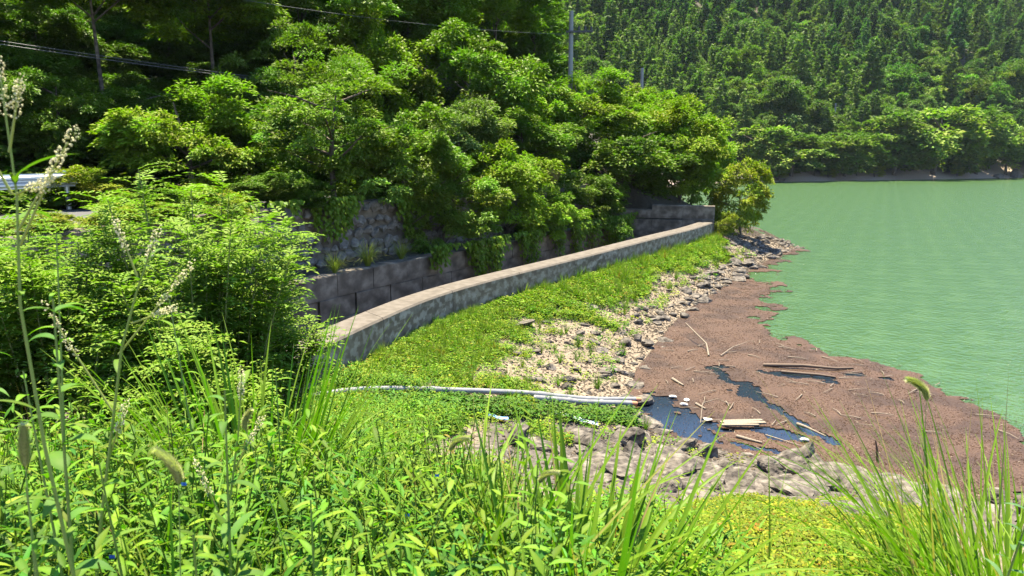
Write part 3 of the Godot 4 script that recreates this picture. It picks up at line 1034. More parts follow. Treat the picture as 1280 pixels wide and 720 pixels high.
func trunk_mesh(sd: int, h: float, r: float, spread: float, limbs: int, fork: float) -> ArrayMesh:
	rng.seed = sd
	var mb := MB.new()
	var top := Vector3(rng.randf_range(-0.3, 0.3), h, rng.randf_range(-0.3, 0.3))
	var mid := Vector3(rng.randf_range(-0.2, 0.2), h * 0.5, rng.randf_range(-0.2, 0.2))
	mb.tube([Vector3.DOWN * 0.4, Vector3.UP * 0.1, mid, top], [r * 1.4, r, r * 0.7, r * 0.2], 8, Color.WHITE)
	for i in limbs:
		var s := rng.randf_range(fork, 0.9)
		var p := Vector3.ZERO.lerp(mid, s * 2.0) if s < 0.5 else mid.lerp(top, s * 2.0 - 1.0)
		var a := TAU * i / limbs + rng.randf()
		var q := p + Vector3(cos(a) * spread * 0.5, h * 0.12, sin(a) * spread * 0.5)
		mb.tube([p, q, q + Vector3(cos(a) * spread * 0.4, h * rng.randf_range(0.05, 0.16), sin(a) * spread * 0.4)], [r * 0.45, r * 0.3, r * 0.1], 6, Color.WHITE)
	return mb.mesh(bark)

var protos := {}

func proto(kind: String) -> Array:
	# [trunk mesh, crown mesh, height, width]
	if protos.has(kind): return protos[kind]
	var o := []
	match kind:
		"bright": o = [trunk_mesh(101, 3.4, 0.09, 1.7, 7, 0.1), crown(1, Vector3(2.0, 2.0, 2.0), 2.25, 172, 170, 0.133, 0.066, Color(0.145, 0.245, 0.022), 0.5, 0.8, leaf_mat), 4.3, 4.4]
		"bright2": o = [trunk_mesh(102, 3.4, 0.09, 1.7, 7, 0.1), crown(2, Vector3(2.1, 1.9, 2.1), 2.1, 161, 178, 0.125, 0.070, Color(0.16, 0.25, 0.02), 0.52, 0.8, leaf_mat), 4.1, 4.5]
		"mid": o = [trunk_mesh(103, 3.4, 0.1, 1.7, 7, 0.1), crown(3, Vector3(2.0, 2.0, 2.0), 2.2, 172, 170, 0.140, 0.070, Color(0.115, 0.2, 0.026), 0.5, 0.8, leaf_mat_gloss), 4.3, 4.4]
		"dark": o = [trunk_mesh(104, 3.4, 0.1, 1.7, 7, 0.1), crown(4, Vector3(2.0, 2.1, 2.0), 2.3, 195, 170, 0.117, 0.062, Color(0.085, 0.155, 0.018), 0.45, 0.85, leaf_mat_gloss), 4.5, 4.4]
		"pale": o = [trunk_mesh(105, 3.2, 0.08, 1.5, 7, 0.1), crown(5, Vector3(1.7, 1.8, 1.7), 2.2, 126, 139, 0.133, 0.058, Color(0.13, 0.2, 0.06), 0.45, 0.9, leaf_mat), 4.1, 3.8]
		"feathery": o = [trunk_mesh(106, 3.6, 0.09, 1.9, 9, 0.15), crown(6, Vector3(2.2, 2.0, 2.2), 2.5, 120, 150, 0.12, 0.05, Color(0.12, 0.21, 0.035), 0.55, 0.45, leaf_mat, 0.1), 4.5, 4.8]
		"yellow": o = [trunk_mesh(107, 1.6, 0.05, 1.0, 6, 0.1), crown(7, Vector3(1.3, 1.2, 1.3), 1.25, 110, 110, 0.1, 0.05, Color(0.19, 0.24, 0.025), 0.33, 0.85, leaf_mat), 2.5, 2.8]
		"forest": o = [trunk_mesh(108, 7.5, 0.09, 2.0, 5, 0.55), crown(8, Vector3(3.5, 3.0, 3.5), 6.6, 230, 170, 0.17, 0.085, Color(0.105, 0.19, 0.024), 0.75, 0.65, leaf_mat_gloss), 9.8, 7.6]
		"forest2": o = [trunk_mesh(109, 7.5, 0.09, 2.0, 5, 0.55), crown(9, Vector3(3.3, 3.4, 3.3), 6.2, 230, 170, 0.17, 0.09, Color(0.115, 0.2, 0.018), 0.7, 0.7, leaf_mat), 9.8, 7.2]
		"pine": o = [trunk_mesh(110, 8.5, 0.16, 0.3, 2, 0.5), conifer(10, 9.0, 2.4, 26, Color(0.1, 0.18, 0.035), 0.12, 0.3), 9.2, 5.0]
		"far_broad": o = [trunk_mesh(111, 5.5, 0.18, 2.0, 4, 0.3), crown(11, Vector3(3.0, 3.4, 3.0), 4.2, 120, 60, 0.36, 0.21, Color(0.125, 0.2, 0.036), 0.9, 0.85, leaf_mat), 8.0, 6.6]
		"far_bright": o = [trunk_mesh(112, 5.5, 0.18, 2.0, 4, 0.3), crown(12, Vector3(3.2, 3.3, 3.2), 4.0, 120, 60, 0.36, 0.21, Color(0.15, 0.235, 0.04), 0.9, 0.85, leaf_mat), 7.5, 6.9]
		"far_dark": o = [trunk_mesh(113, 5.5, 0.18, 2.0, 4, 0.3), crown(13, Vector3(2.8, 3.8, 2.8), 4.4, 120, 60, 0.36, 0.2, Color(0.09, 0.155, 0.042), 0.85, 0.85, leaf_mat), 8.4, 6.2]
		"far_conifer": o = [trunk_mesh(114, 8.5, 0.14, 0.2, 1, 0.5), conifer(14, 9.4, 1.9, 17, Color(0.095, 0.16, 0.054), 0.15, 0.55), 9.4, 4.0]
		"far_conifer2": o = [trunk_mesh(115, 9.5, 0.14, 0.2, 1, 0.5), conifer(15, 10.4, 1.6, 18, Color(0.13, 0.195, 0.066), 0.25, 0.5), 10.4, 3.4]
	protos[kind] = o
	return o

func tree(called: String, label: String, kind: String, x: float, z: float, ytop: float, width: float, group: String, turn: float, base := -99.0, cat := "tree") -> void:
	var p := proto(kind)
	var y := (gh(x, z) if base < -50.0 else base) - 0.1
	var t := thing(called, label, cat, Vector3(x, y, z), group)
	var sy: float = maxf((ytop - y) / p[2], 0.75 if kind.begins_with("forest") or kind == "pine" else 0.1)
	var sx: float = width / p[3]
	t.basis = Basis(Vector3.UP, turn) * Basis.from_scale(Vector3(sx, sy, sx))
	put("trunk" if cat == "tree" else "stems", p[0], t)
	put("crown" if cat == "tree" else "foliage", p[1], t)

func near_trees() -> void:
	var g := "shrubs along the road edge"
	tree("leafy_bush", "rounded bright green bush standing alone before the dark wood", "bright", -8.5, -19.8, 6.2, 4.4, g, 0.3, -99.0, "bush")
	tree("feathery_tree", "feathery light green tree overhanging the stone wall", "feathery", -4.7, -19.6, 6.5, 4.6, g, 1.0)
	tree("feathery_tree", "feathery pale tree behind, its top near the cable ends", "feathery", -6.9, -24.3, 8.2, 4.4, g, 2.2)
	tree("low_bush", "low yellow-green scrub beside the guardrail end", "yellow", -9.6, -17.2, 3.85, 2.2, g, 0.5, -99.0, "bush")
	tree("low_bush", "yellow-green scrub below the rail at the left edge", "yellow", -7.7, -11.8, 3.25, 1.5, g, 2.5, -99.0, "bush")
	tree("low_bush", "yellow-green scrub on the wall top, second from the left edge", "yellow", -7.2, -12.9, 3.3, 1.6, g, 3.5, -99.0, "bush")
	tree("low_bush", "scrub on the wall top just left of the tall shrub's tip", "bright", -6.8, -14.2, 3.5, 2.0, g, 1.5, -99.0, "bush")
	tree("low_bush", "scrub on the wall top behind the tall shrub's tip", "yellow", -6.3, -15.4, 3.4, 1.9, g, 4.5, -99.0, "bush")
	tree("leafy_bush", "dark leafy bush leaning out above the block wall", "mid", -3.2, -20.9, 5.1, 3.6, g, 2.0, 1.8, "bush")
	tree("leafy_bush", "low leafy bush spilling over the concrete block wall, pale leaf edges", "mid", -2.0, -21.8, 3.95, 2.9, g, 4.0, 1.4, "bush")
	tree("vine_mound", "bright vine-covered mound spilling down towards the parapet wall", "bright2", -0.2, -24.6, 4.5, 4.0, g, 1.5, 1.2, "bush")
	tree("vine_mound", "second lower mound of bright vines nearer the parapet", "bright", 1.1, -25.9, 3.3, 2.8, g, 3.5, 1.1, "bush")
	tree("pale_shrub", "grey-green willowy shrub in the middle of the hillside", "pale", -1.6, -25.2, 5.8, 3.2, g, 0.0, -99.0, "bush")
	tree("leafy_tree", "dark green tree with pale leaf tips in the middle of the slope", "mid", -1.5, -29.0, 8.2, 5.0, "trees on the near slope", 0.8)
	tree("leafy_tree", "yellow-green tree high on the slope above the feathery tree", "bright2", -5.2, -28.6, 9.2, 4.8, "trees on the near slope", 1.8)
	tree("leafy_bush", "large dense dark green bush beside the parapet's far half", "dark", 4.7, -32.9, 6.0, 6.8, g, 2.8, 0.9, "bush")
	tree("leafy_bush", "smaller dark bush filling the foot of the large dense one", "dark", 2.6, -29.3, 3.9, 3.8, g, 5.0, 0.9, "bush")
	tree("leafy_tree", "bright spreading tree below the concrete utility pole", "bright", 3.2, -34.6, 8.0, 5.6, "trees on the near slope", 0.2)
	tree("leafy_tree", "bright green tree above the end wall at the point", "bright2", 7.8, -34.6, 6.6, 4.8, "trees on the point", 2.2)
	tree("leafy_tree", "mid green tree behind the point, lower on its lake side", "bright", 9.4, -39.0, 6.2, 3.8, "trees on the point", 4.1)
	tree("leafy_tree", "tree behind the large dark bush, with yellowish top", "bright2", 6.4, -38.5, 7.5, 5.2, "trees on the point", 5.2)
	tree("shore_bush", "rounded yellow-green bush at the lake tip past the end wall", "yellow", 10.0, -32.2, 3.8, 3.0, "trees on the point", 1.2, -99.0, "bush")
	tree("shore_bush", "small low bush at the foot of the rounded lake tip bush", "yellow", 8.8, -30.6, 1.75, 1.1, "trees on the point", 3.2, -99.0, "bush")
	tree("leafy_tree", "mid green tree right of the dark green one with pale tips", "bright", 0.7, -33.0, 8.2, 5.2, "trees on the near slope", 3.3)
	tree("leafy_bush", "shaded bush between the pale shrub and vine mound", "mid", 0.4, -28.2, 5.5, 4.0, g, 0.9, -99.0, "bush")
	tree("leafy_bush", "shaded bush under the feathery tree beside the stone wall top", "dark", -5.6, -17.9, 3.9, 2.4, g, 0.9, -99.0, "bush")
	tree("leafy_bush", "dark bush behind the guardrail at the picture's left edge", "dark", -12.6, -18.6, 5.2, 3.6, g, 4.4, -99.0, "bush")
	tree("leafy_bush", "dark shaded bush under the big wood behind the rounded bush", "dark", -10.6, -24.0, 5.6, 4.2, g, 1.4, -99.0, "bush")
	# tall trees of the wood
	var w := "tall trees of the near wood"
	var rows := [
		["tall tree at the upper left corner with sunlit sprays", "forest2", -14.3, -21.0, 9.4, 6.2], ["tall tree next to the corner tree, sunlit on top", "forest", -12.2, -22.8, 9.8, 6.0],
		["tall broad tree above the rounded bright bush", "forest2", -9.9, -25.6, 10.4, 6.4], ["tall tree over the cable ends", "forest", -8.0, -29.0, 11.2, 6.8],
		["tall tree behind the yellow-green slope tree", "forest2", -3.8, -33.0, 12.0, 7.0], ["tall leafy tree left of the pines", "forest2", -0.8, -36.5, 12.6, 6.4],
		["tall tree behind the corner tree, in the second row", "forest", -21.0, -30.0, 14.0, 8.4], ["tall tree in the second row above the rounded bush", "forest2", -13.0, -32.0, 14.2, 8.0],
		["dark pine beside the concrete utility pole", "pine", 1.2, -40.5, 14.4, 5.6], ["second pine left of the one beside the pole", "pine", -1.5, -41.0, 15.4, 5.6],
		["pine right behind the utility pole", "pine", 2.1, -47.0, 15.3, 4.4]]
	for i in rows.size():
		var r: Array = rows[i]
		tree("tall_tree" if r[1] != "pine" else "pine_tree", r[0], r[1], r[2], r[3], r[4], r[5], w, i * 1.7)
	# deeper wood
	rng.seed = 77
	var n := 0
	for tries in 400:
		if n >= 46: break
		var z := rng.randf_range(-75.0, -33.0)
		var x := rng.randf_range(0.8 * z, -0.02 * z)
		if x > 0.075 * -z - 3.5 or x < -46.0: continue
		n += 1
		var y := hill_y(x, z)
		var kind: String = ["forest", "forest2", "forest", "pine"][rng.randi() % 4]
		var lab: String = "tall pine deep in the near wood behind the front trees" if kind == "pine" else "tall broadleaf tree deep in the near wood behind the front trees"
		tree("wood_tree", lab, kind, x, z, y + rng.randf_range(8.5, 11.5), rng.randf_range(6.5, 8.5), "trees deep in the near wood", rng.randf() * TAU, y)
	# understorey
	var looks := ["low on the slope just above the road", "in the middle of the shaded slope", "high up the slope among the trunks"]
	var sides := ["towards the left edge", "behind the rounded bright bush", "behind the feathery trees", "behind the middle bushes"]
	var placed := []
	for i in 900:
		if placed.size() >= 70: break
		var z := rng.randf_range(-40.0, -19.0)
		var x := rng.randf_range(0.8 * z, 1.5)
		var s: float = -field(wall_d, x, z) if x > -15.8 else near_line(Vector2(x, z), PARAPET, 1)[0]
		if s < 9.3 or x < -32.0: continue
		var ok := true
		for q in placed:
			if q.distance_to(Vector2(x, z)) < 2.0: ok = false
		if not ok: continue
		placed.append(Vector2(x, z))
		var row: String = looks[clampi(int((s - 9.3) / 4.5), 0, 2)]
		var side: String = sides[clampi(int((x / -z + 0.72) / 0.2), 0, 3)]
		tree("undergrowth_bush", "dark bush %s, %s" % [row, side], "dark", x, z, gh(x, z) + rng.randf_range(1.5, 3.2), rng.randf_range(2.8, 4.2), "dark bushes %s, %s" % [row, side], rng.randf() * TAU, -99.0, "bush")
	var floor_test := func(x: float, z: float) -> bool:
		return x > z * 0.8 and field(wall_d, maxf(x, -15.9), z) < -4.6 and (x > -15.9 or near_line(Vector2(x, z), PARAPET, 1)[0] > 9.0) and (field(wall_d, x, z) < -9.0 or x < -15.9)
	for k in 2:
		var m := mini_plant(400 + k, 0.22, 40, 0.11, 0.06, [Color(0.08, 0.14, 0.02), Color(0.12, 0.18, 0.02)][k])
		rng.seed = 410 + k
		scatter("forest_undergrowth", m, spots_for(2600, -26.0, 6.0, -42.0, -15.0, floor_test, 0.8, 2.6), ["dark green undergrowth covering the slope of the near wood", "lighter undergrowth scattered over the slope of the near wood"][k], "undergrowth")

func far_trees() -> void:
	var g := "trees on the far lakeside"
	var rows := [
		[945, 150, 80, "far_bright", "bright tree at the inner end of the far shore beside the near point"], [985, 168, 80, "far_broad", "dark rounded tree, second along the far shore"],
		[1013, 170, 60, "far_broad", "mid green tree left of the distant pole"], [1050, 165, 75, "far_broad", "mid green tree just below the distant pole"],
		[1066, 183, 34, "far_bright", "small pale tree between the pole and the tallest lakeside trees"], [1112, 140, 90, "far_broad", "tall tree at the left of the tallest lakeside pair"],
		[1160, 122, 110, "far_bright", "tallest and widest lakeside tree"], [1213, 135, 80, "far_broad", "tree to the right of the tallest lakeside tree"],
		[1250, 140, 60, "far_bright", "lakeside tree next to the last at the right edge"], [1290, 150, 70, "far_dark", "last lakeside tree at the right edge"]]
	for i in rows.size():
		var r: Array = rows[i]
		var q := lake_point(r[0], 2.8)
		var d: float = -q.z
		tree("lakeside_tree", r[4], r[3], q.x, q.z, EYE + d * tan(atan((360.0 - r[1]) / 924.0) - 0.1815), r[2] * d / 924.0 * 1.1, g, i * 1.3, hill_y(q.x, q.z))
	for r in [[1031, 205, 22, "round bright bush on the far sandy shore"], [1190, 202, 16, "small pale bush on the far rocks at the right"], [1088, 200, 26, "low bush in front of the tall lakeside pair"], [966, 205, 30, "low dark bush at the inner end of the far shore"]]:
		var q := lake_point(r[0], 1.6)
		var d: float = -q.z
		tree("lakeside_bush", r[3], "yellow", q.x, q.z, EYE + d * tan(atan((360.0 - r[1]) / 924.0) - 0.1815), r[2] * d / 924.0 * 1.15, "bushes on the far lakeside", 0.4, hill_y(q.x, q.z), "bush")
	# the wooded hill
	rng.seed = 99
	var spots := []
	for j in 58:
		for i in 84:
			var z := -112.0 - j * 2.9 + rng.randf_range(-1.3, 1.3)
			var x := -8.0 + i * 3.0 + rng.randf_range(-1.4, 1.4)
			if x < 0.03 * -z or x > 0.74 * -z: continue
			var rh := raw_height(x, z)
			if rh[1] < 6.0 or rh[0] < 1.0: continue
			spots.append(Vector3(x, hill_y(x, z), z))
	spots.sort_custom(func(a, b): return a.length() < b.length())
	var kinds := ["far_broad", "far_bright", "far_dark", "far_conifer", "far_conifer2"]
	var rest := {}
	for k in kinds: rest[k] = []
	for i in spots.size():
		var p: Vector3 = spots[i]
		var patch := noise.get_noise_2d(p.x * 3.0, p.z * 3.0)
		var con := rng.randf() < 0.52 + patch * 0.9 + (0.18 if p.y > 14.0 else -0.15)
		var kind: String = kinds[3 + rng.randi() % 2] if con else kinds[[0, 0, 1, 2, 2][rng.randi() % 5]]
		var s := rng.randf_range(0.45, 0.8) * (1.25 if con else 1.0)
		if rng.randf() < 0.16: s *= 1.5
		var b := Basis(Vector3.UP, rng.randf() * TAU) * Basis.from_scale(Vector3(s * rng.randf_range(0.9, 1.15), s, s))
		if i < 260:
			var o := put(numbered("hillside_conifer" if con else "hillside_tree"), proto(kind)[1], self)
			o.transform = Transform3D(b, p - Vector3.UP * 0.3)
			var row: String = ["just above the lakeside trees", "low on the far hill", "partway up the far hill"][clampi(int((p.y - 1.0) / 6.0), 0, 2)]
			var where: String = ["left end", "middle", "right end"][clampi(int((p.x / -p.z - 0.2) / 0.18), 0, 2)]
			var look: String = {"far_broad": "mid green rounded tree", "far_bright": "bright green rounded tree", "far_dark": "dark green broad tree", "far_conifer": "dark pointed conifer", "far_conifer2": "thin paler conifer"}[kind]
			tag(o, "%s %s, %s" % [look, row, where], "tree", "%s %s, %s" % [look, row, where])
		else:
			rest[kind].append(Transform3D(b, p - Vector3.UP * 0.3))
	for k in kinds:
		scatter("distant_wood", proto(k)[1], rest[k], {"far_broad": "mid green broadleaf wood covering the upper far hill", "far_bright": "bright green crowns scattered through the upper far hill", "far_dark": "dark broadleaf crowns of the upper far hill", "far_conifer": "dark pointed conifers of the upper far hill", "far_conifer2": "thin paler conifers of the upper far hill"}[k], "wood")
	# stones on the far shore
	for s in [["pale boulder on the far shore at the right edge", 1262, 1.5], ["second pale boulder beside the one at the far right edge", 1240, 1.1], ["brown rock at the left end of the far sandy shore", 972, 0.8]]:
		var q := lake_point(s[1], 0.5)
		var o := put(numbered("boulder"), rocks[int(s[1]) % 9], self)
		o.transform = Transform3D(Basis.from_scale(Vector3(s[2] * 1.3, s[2] * 0.8, s[2])), Vector3(q.x, 0.3, q.z))
		tag(o, s[0], "boulder", "boulders on the far shore")

func lake_point(u: float, back: float) -> Vector3:
	# a spot `back` metres inland of the far shore line, in the direction given
	var k := (u - 640.0) / 924.0
	for i in range(28, SHORE.size() - 1):
		var a := Vector2(SHORE[i][0], SHORE[i][1])
		var b := Vector2(SHORE[i + 1][0], SHORE[i + 1][1])
		var fa := a.x + k * a.y
		var fb := b.x + k * b.y
		if fa <= 0.0 and fb >= 0.0:
			var q := a.lerp(b, fa / (fa - fb))
			var d := q.normalized() * back
			return Vector3(q.x + d.x, 0, q.y + d.y)
	return Vector3(k * 110.0, 0, -112.0)


# ---------------------------------------------------------------- low plants
func herb(sd: int, h: float, leaves: int, l: float, w: float, col: Color, prof: int, stems: int) -> ArrayMesh:
	rng.seed = sd
	var mb := MB.new()
	for s in stems:
		var lean := Vector3(rng.randf_range(-0.5, 0.5), 1.0, rng.randf_range(-0.5, 0.5)).normalized()
		var b := Vector3(rng.randf_range(-0.06, 0.06), 0, rng.randf_range(-0.06, 0.06))
		var hh := h * rng.randf_range(0.6, 1.1)
		mb.tube([b - lean * 0.05, b + lean * hh * 0.5, b + lean * hh + Vector3(0, -0.02, 0)], [0.004, 0.003, 0.0015], 5, Color(col.r * 1.3, col.g, col.b))
		var a := rng.randf() * TAU
		for i in leaves:
			var f := (i + 1.0) / leaves
			a += 2.4 + rng.randf_range(-0.4, 0.4)
			var p := b + lean * hh * (0.15 + 0.85 * f)
			var dir := Vector3(cos(a), rng.randf_range(0.1, 0.9), sin(a)).normalized()
			var s2 := rng.randf_range(0.7, 1.15) * (1.0 - 0.35 * f)
			mb.strip(p, dir, Vector3.UP, l * s2, w * s2, rng.randf_range(0.1, 0.9), 4, prof, 0.35, jitter(col, 0.2))
	return mb.mesh(leaf_mat)

func mini_plant(sd: int, h: float, n: int, l: float, w: float, col: Color) -> ArrayMesh:
	rng.seed = sd
	var mb := MB.new()
	for i in n:
		var a := rng.randf() * TAU
		var r := h * 0.9 * sqrt(rng.randf())
		var p := Vector3(cos(a) * r, h * rng.randf_range(0.2, 1.0), sin(a) * r)
		var b := a + rng.randf_range(-1.0, 1.0)
		mb.leaf(p, Vector3(cos(b), rng.randf_range(-0.2, 0.5), sin(b)).normalized(), (Vector3.UP + rand_dir() * 0.45).normalized(), l * rng.randf_range(0.7, 1.2), w * rng.randf_range(0.8, 1.2), jitter(col, 0.22))
	return mb.mesh(leaf_mat)

func tuft(sd: int, n: int, h: float, w: float, col: Color, droop: float) -> ArrayMesh:
	rng.seed = sd
	var mb := MB.new()
	for i in n:
		var a := rng.randf() * TAU
		var o := rng.randf_range(0.1, 0.65)
		mb.strip(Vector3(cos(a), 0, sin(a)) * h * 0.08 * rng.randf(), Vector3(cos(a) * o, 1, sin(a) * o), Vector3(cos(a), 0.2, sin(a)), h * rng.randf_range(0.5, 1.1), w, droop * rng.randf_range(0.3, 1.2), 5, 1, 0.3, jitter(col, 0.2))
	return mb.mesh(leaf_mat)

func spots_for(count: int, x0: float, x1: float, z0: float, z1: float, test: Callable, s0: float, s1: float, tilt := 0.2) -> Array:
	var out := []
	var guard := 0
	while out.size() < count and guard < count * 40:
		guard += 1
		var x := rng.randf_range(x0, x1)
		var z := rng.randf_range(z0, z1)
		if not test.call(x, z): continue
		var b := Basis(Vector3.UP, rng.randf() * TAU) * Basis(Vector3.RIGHT, rng.randf_range(-tilt, tilt))
		out.append(Transform3D(b.scaled(Vector3.ONE * rng.randf_range(s0, s1)), Vector3(x, gh(x, z), z)))
	return out

func low_plants() -> void:
	# mat of weeds on the bank below the parapet
	var bank := func(x: float, z: float) -> bool:
		var w := field(wall_d, x, z)
		var b := field(shore_d, x, z)
		if w < 0.02 or w > 80.0 or b < 0.5: return false
		var n := noise.get_noise_2d(x * 28.0, z * 28.0) + 0.6 * noise.get_noise_2d(x * 90.0, z * 90.0)
		var dens := 1.22 - 2.3 * w / (w + b) + n * 0.9
		if z > -12.0: dens += 0.15
		return rng.randf() < clampf(dens, 0.02, 1.0)
	var cols := [Color(0.18, 0.28, 0.022), Color(0.25, 0.3, 0.03), Color(0.12, 0.215, 0.022)]
	for k in 3:
		var m := mini_plant(200 + k, 0.08, 26, 0.036, 0.02, cols[k])
		rng.seed = 300 + k
		var near: Array = spots_for(2200, -3.0, 3.0, -16.5, -9.2, bank, 0.6, 1.5)
		near.append_array(spots_for(2300, -2.0, 10.0, -31.0, -16.0, bank, 0.9, 2.0))
		scatter("bank_weeds", m, near, ["fresh green low weeds on the bank below the parapet", "yellowish low weeds on the bank below the parapet", "deeper green low weeds on the bank below the parapet"][k], "weeds")
	var gt := tuft(210, 40, 0.34, 0.009, Color(0.15, 0.22, 0.03), 0.7)
	rng.seed = 310
	scatter("bank_grass", gt, spots_for(480, -1.0, 11.0, -33.0, -17.0, bank, 0.4, 1.3) + spots_for(700, -2.5, 3.0, -17.0, -11.0, bank, 0.3, 0.8), "thin yellowish grass on the far part of the bank", "grass")
	# single tufts on the gravel
	rng.seed = 320
	var tm := tuft(211, 36, 0.3, 0.01, Color(0.1, 0.18, 0.03), 0.6)
	for p in [[0.9, -13.4, "grass tuft on the gravel nearest the pipes"], [1.35, -14.6, "tall grass tuft in the middle of the gravel slope"], [1.9, -16.3, "grass tuft on the gravel just above the stony edge"], [0.4, -15.2, "brown-based grass tuft between weeds and gravel"], [2.5, -17.6, "round grass tuft among the shore stones"], [3.2, -18.6, "grass tuft beside the larger shore stones"], [1.5, -12.4, "small tuft on the gravel above the pipe ends"], [5.0, -22.2, "pale grass tuft at the far part of the stony edge"], [2.05, -10.75, "little green plant at the rocky waterline below the pipes"]]:
		var t := thing("grass_tuft", p[2], "grass tuft", Vector3(p[0], gh(p[0], p[1]) - 0.01, p[1]), "tufts on the gravel")
		put("blades", tm, t)
		t.basis = Basis(Vector3.UP, rng.randf() * TAU).scaled(Vector3.ONE * rng.randf_range(0.6, 1.15))
	# weeds round the pipes and down the near slope
	var slope := func(x: float, z: float) -> bool:
		var b := field(shore_d, x, z)
		var lim := -0.2 + 0.35 * noise.get_noise_2d(x * 30.0, z * 30.0)
		if z < -9.8: lim = -1.3 + noise.get_noise_2d(x * 40.0, z * 40.0)
		elif z < -7.0: lim = -0.9 + 0.5 * noise.get_noise_2d(x * 40.0, z * 40.0)
		elif z > -5.0: lim = 1.0
		if absf(z + 10.05 + 0.4 * (x + 2.3) - 0.25) < 0.42 and rng.randf() < 0.85: return false
		return x < lim and b > 0.6 and x > z * 0.75 and field(wall_d, x, z) > 0.1
	for k in 4:
		var m := herb(220 + k, 0.3, [8, 9, 7, 10][k], [0.085, 0.065, 0.1, 0.07][k], [0.022, 0.03, 0.02, 0.026][k], [Color(0.11, 0.235, 0.018), Color(0.135, 0.25, 0.018), Color(0.09, 0.21, 0.022), Color(0.17, 0.26, 0.02)][k], [0, 2, 0, 2][k], 3)
		rng.seed = 330 + k
		var pl: Array = spots_for(520, -3.6, 1.0, -10.8, -5.0, slope, 0.7, 1.25, 0.35)
		pl.append_array(spots_for(460, -3.6, 1.0, -5.2, -1.6, slope, 0.8, 1.35, 0.35))
		scatter("slope_weeds", m, pl, ["narrow leaved weeds covering the near slope", "oval leaved weeds covering the near slope", "long leaved weeds covering the near slope", "yellowish oval leaved weeds of the near slope"][k], "weeds")
	var pipe_side := func(x: float, z: float) -> bool:
		return absf(z - (-10.75 - 0.28 * (x + 0.5)) - 0.35) < 0.28 and rng.randf() < 0.7 + noise.get_noise_2d(x * 60.0, z * 60.0)
	scatter("pipe_weeds", mini_plant(231, 0.12, 26, 0.055, 0.03, Color(0.095, 0.18, 0.025)), spots_for(420, -2.2, 1.9, -12.0, -9.6, pipe_side, 0.7, 1.5), "low green weeds growing along the near side of the pipes", "weeds")
	# sedum on the upper rocks
	var sed := func(x: float, z: float) -> bool:
		var n := noise.get_noise_2d(x * 35.0, z * 35.0)
		return z > -6.0 + n * 1.3 and x < -z * 0.62 and x > -0.3 and field(shore_d, x, z) > 0.5
	for k in 2:
		rng.seed = 340 + k
		scatter("stonecrop", mini_plant(232 + k, 0.06, 34, 0.026, 0.014, [Color(0.25, 0.26, 0.02), Color(0.17, 0.22, 0.02)][k]), spots_for(2600, -0.3, 4.0, -7.2, -2.6, sed, 0.7, 1.5), ["yellowish stonecrop spreading over the upper rocks", "greener stonecrop spreading over the upper rocks"][k], "ground cover")
	# grass and ivy on the ledge
	rng.seed = 350
	var dry := tuft(240, 190, 0.5, 0.006, Color(0.2, 0.25, 0.05), 2.4)
	for p in [[-3.55, -18.0, 1.0, "overhanging grass clump on the wall ledge, the larger one"], [-4.1, -16.9, 0.8, "smaller dry grass clump on the wall ledge by the shrub"], [-2.9, -19.2, 0.85, "grass clump on the wall ledge next to the leafy bush"]]:
		var q := ledge(p[0], p[1])
		var t := thing("ledge_grass", p[3], "grass clump", q, "grass clumps on the ledge")
		put("blades", dry, t)
		t.basis = Basis(Vector3.UP, rng.randf() * TAU).scaled(Vector3.ONE * p[2] * 1.6)
	var straw := tuft(241, 160, 1.1, 0.014, Color(0.3, 0.25, 0.11), 1.2)
	var t2 := thing("dry_grass", "straw coloured tall grass clump among the hillside bushes", "grass clump", Vector3(1.5, 3.0, -27.2))
	put("blades", straw, t2)
	ivy()

func ledge(x: float, z: float) -> Vector3:
	var w := near_line(Vector2(x, z), PARAPET, 1)
	return Vector3(x, 1.45, z)

func ivy() -> void:
	# creepers hanging over the block wall
	for s in [["creeper hanging from the road edge down the rubble stone wall", -21.5, -17.6, 0.85, 504], ["thin creeper on the rubble stone wall behind the shrub", -17.2, -14.5, 0.6, 505], ["ivy curtain hanging down the block wall beside the parapet middle", -25.5, -21.5, 1.0, 501], ["darker ivy curtain hanging over the wall farther along", -32.0, -25.6, 1.25, 502], ["thin ivy strands on the block wall below the leafy bush", -21.4, -19.6, 0.7, 503]]:
		var high: bool = s[4] >= 504
		var f := path_at(4.3 if high else 3.22, 0.25)
		rng.seed = s[4]
		var t := thing("ivy", s[0], "ivy", Vector3.ZERO, "ivy on the walls")
		var mb := MB.new()
		for p in f:
			if p.z < s[1] or p.z > s[2]: continue
			var dense := noise.get_noise_2d(p.x * 55.0 + s[4], p.z * 55.0) * 1.6 + 0.55
			if dense < 0.12: continue
			for k in 5:
				var len_: float = s[3] * rng.randf_range(0.25, 1.25) * clampf(dense, 0.2, 1.3)
				var o := Vector3(rng.randf_range(-0.15, 0.15), 0, rng.randf_range(-0.15, 0.15))
				var n := int(len_ * 34.0)
				for q in n:
					var y := (3.15 if high else 1.75) - len_ * q / n
					var a := rand_dir()
					var pp: Vector3 = p + o + Vector3(0.12, 0, 0.08) * (0.4 + 0.9 * rng.randf()) + a * 0.05
					mb.leaf(Vector3(pp.x, y, pp.z), (Vector3(0.4, -0.8, 0.3) + a * 0.6).normalized(), (Vector3(0.7, 0.6, 0.4) + rand_dir() * 0.4).normalized(), 0.13, 0.1, jitter(Color(0.11, 0.19, 0.018), 0.25))
		put("leaves", mb.mesh(leaf_mat_gloss), t)


# ---------------------------------------------------------------- foreground plants
var blades: Array = []

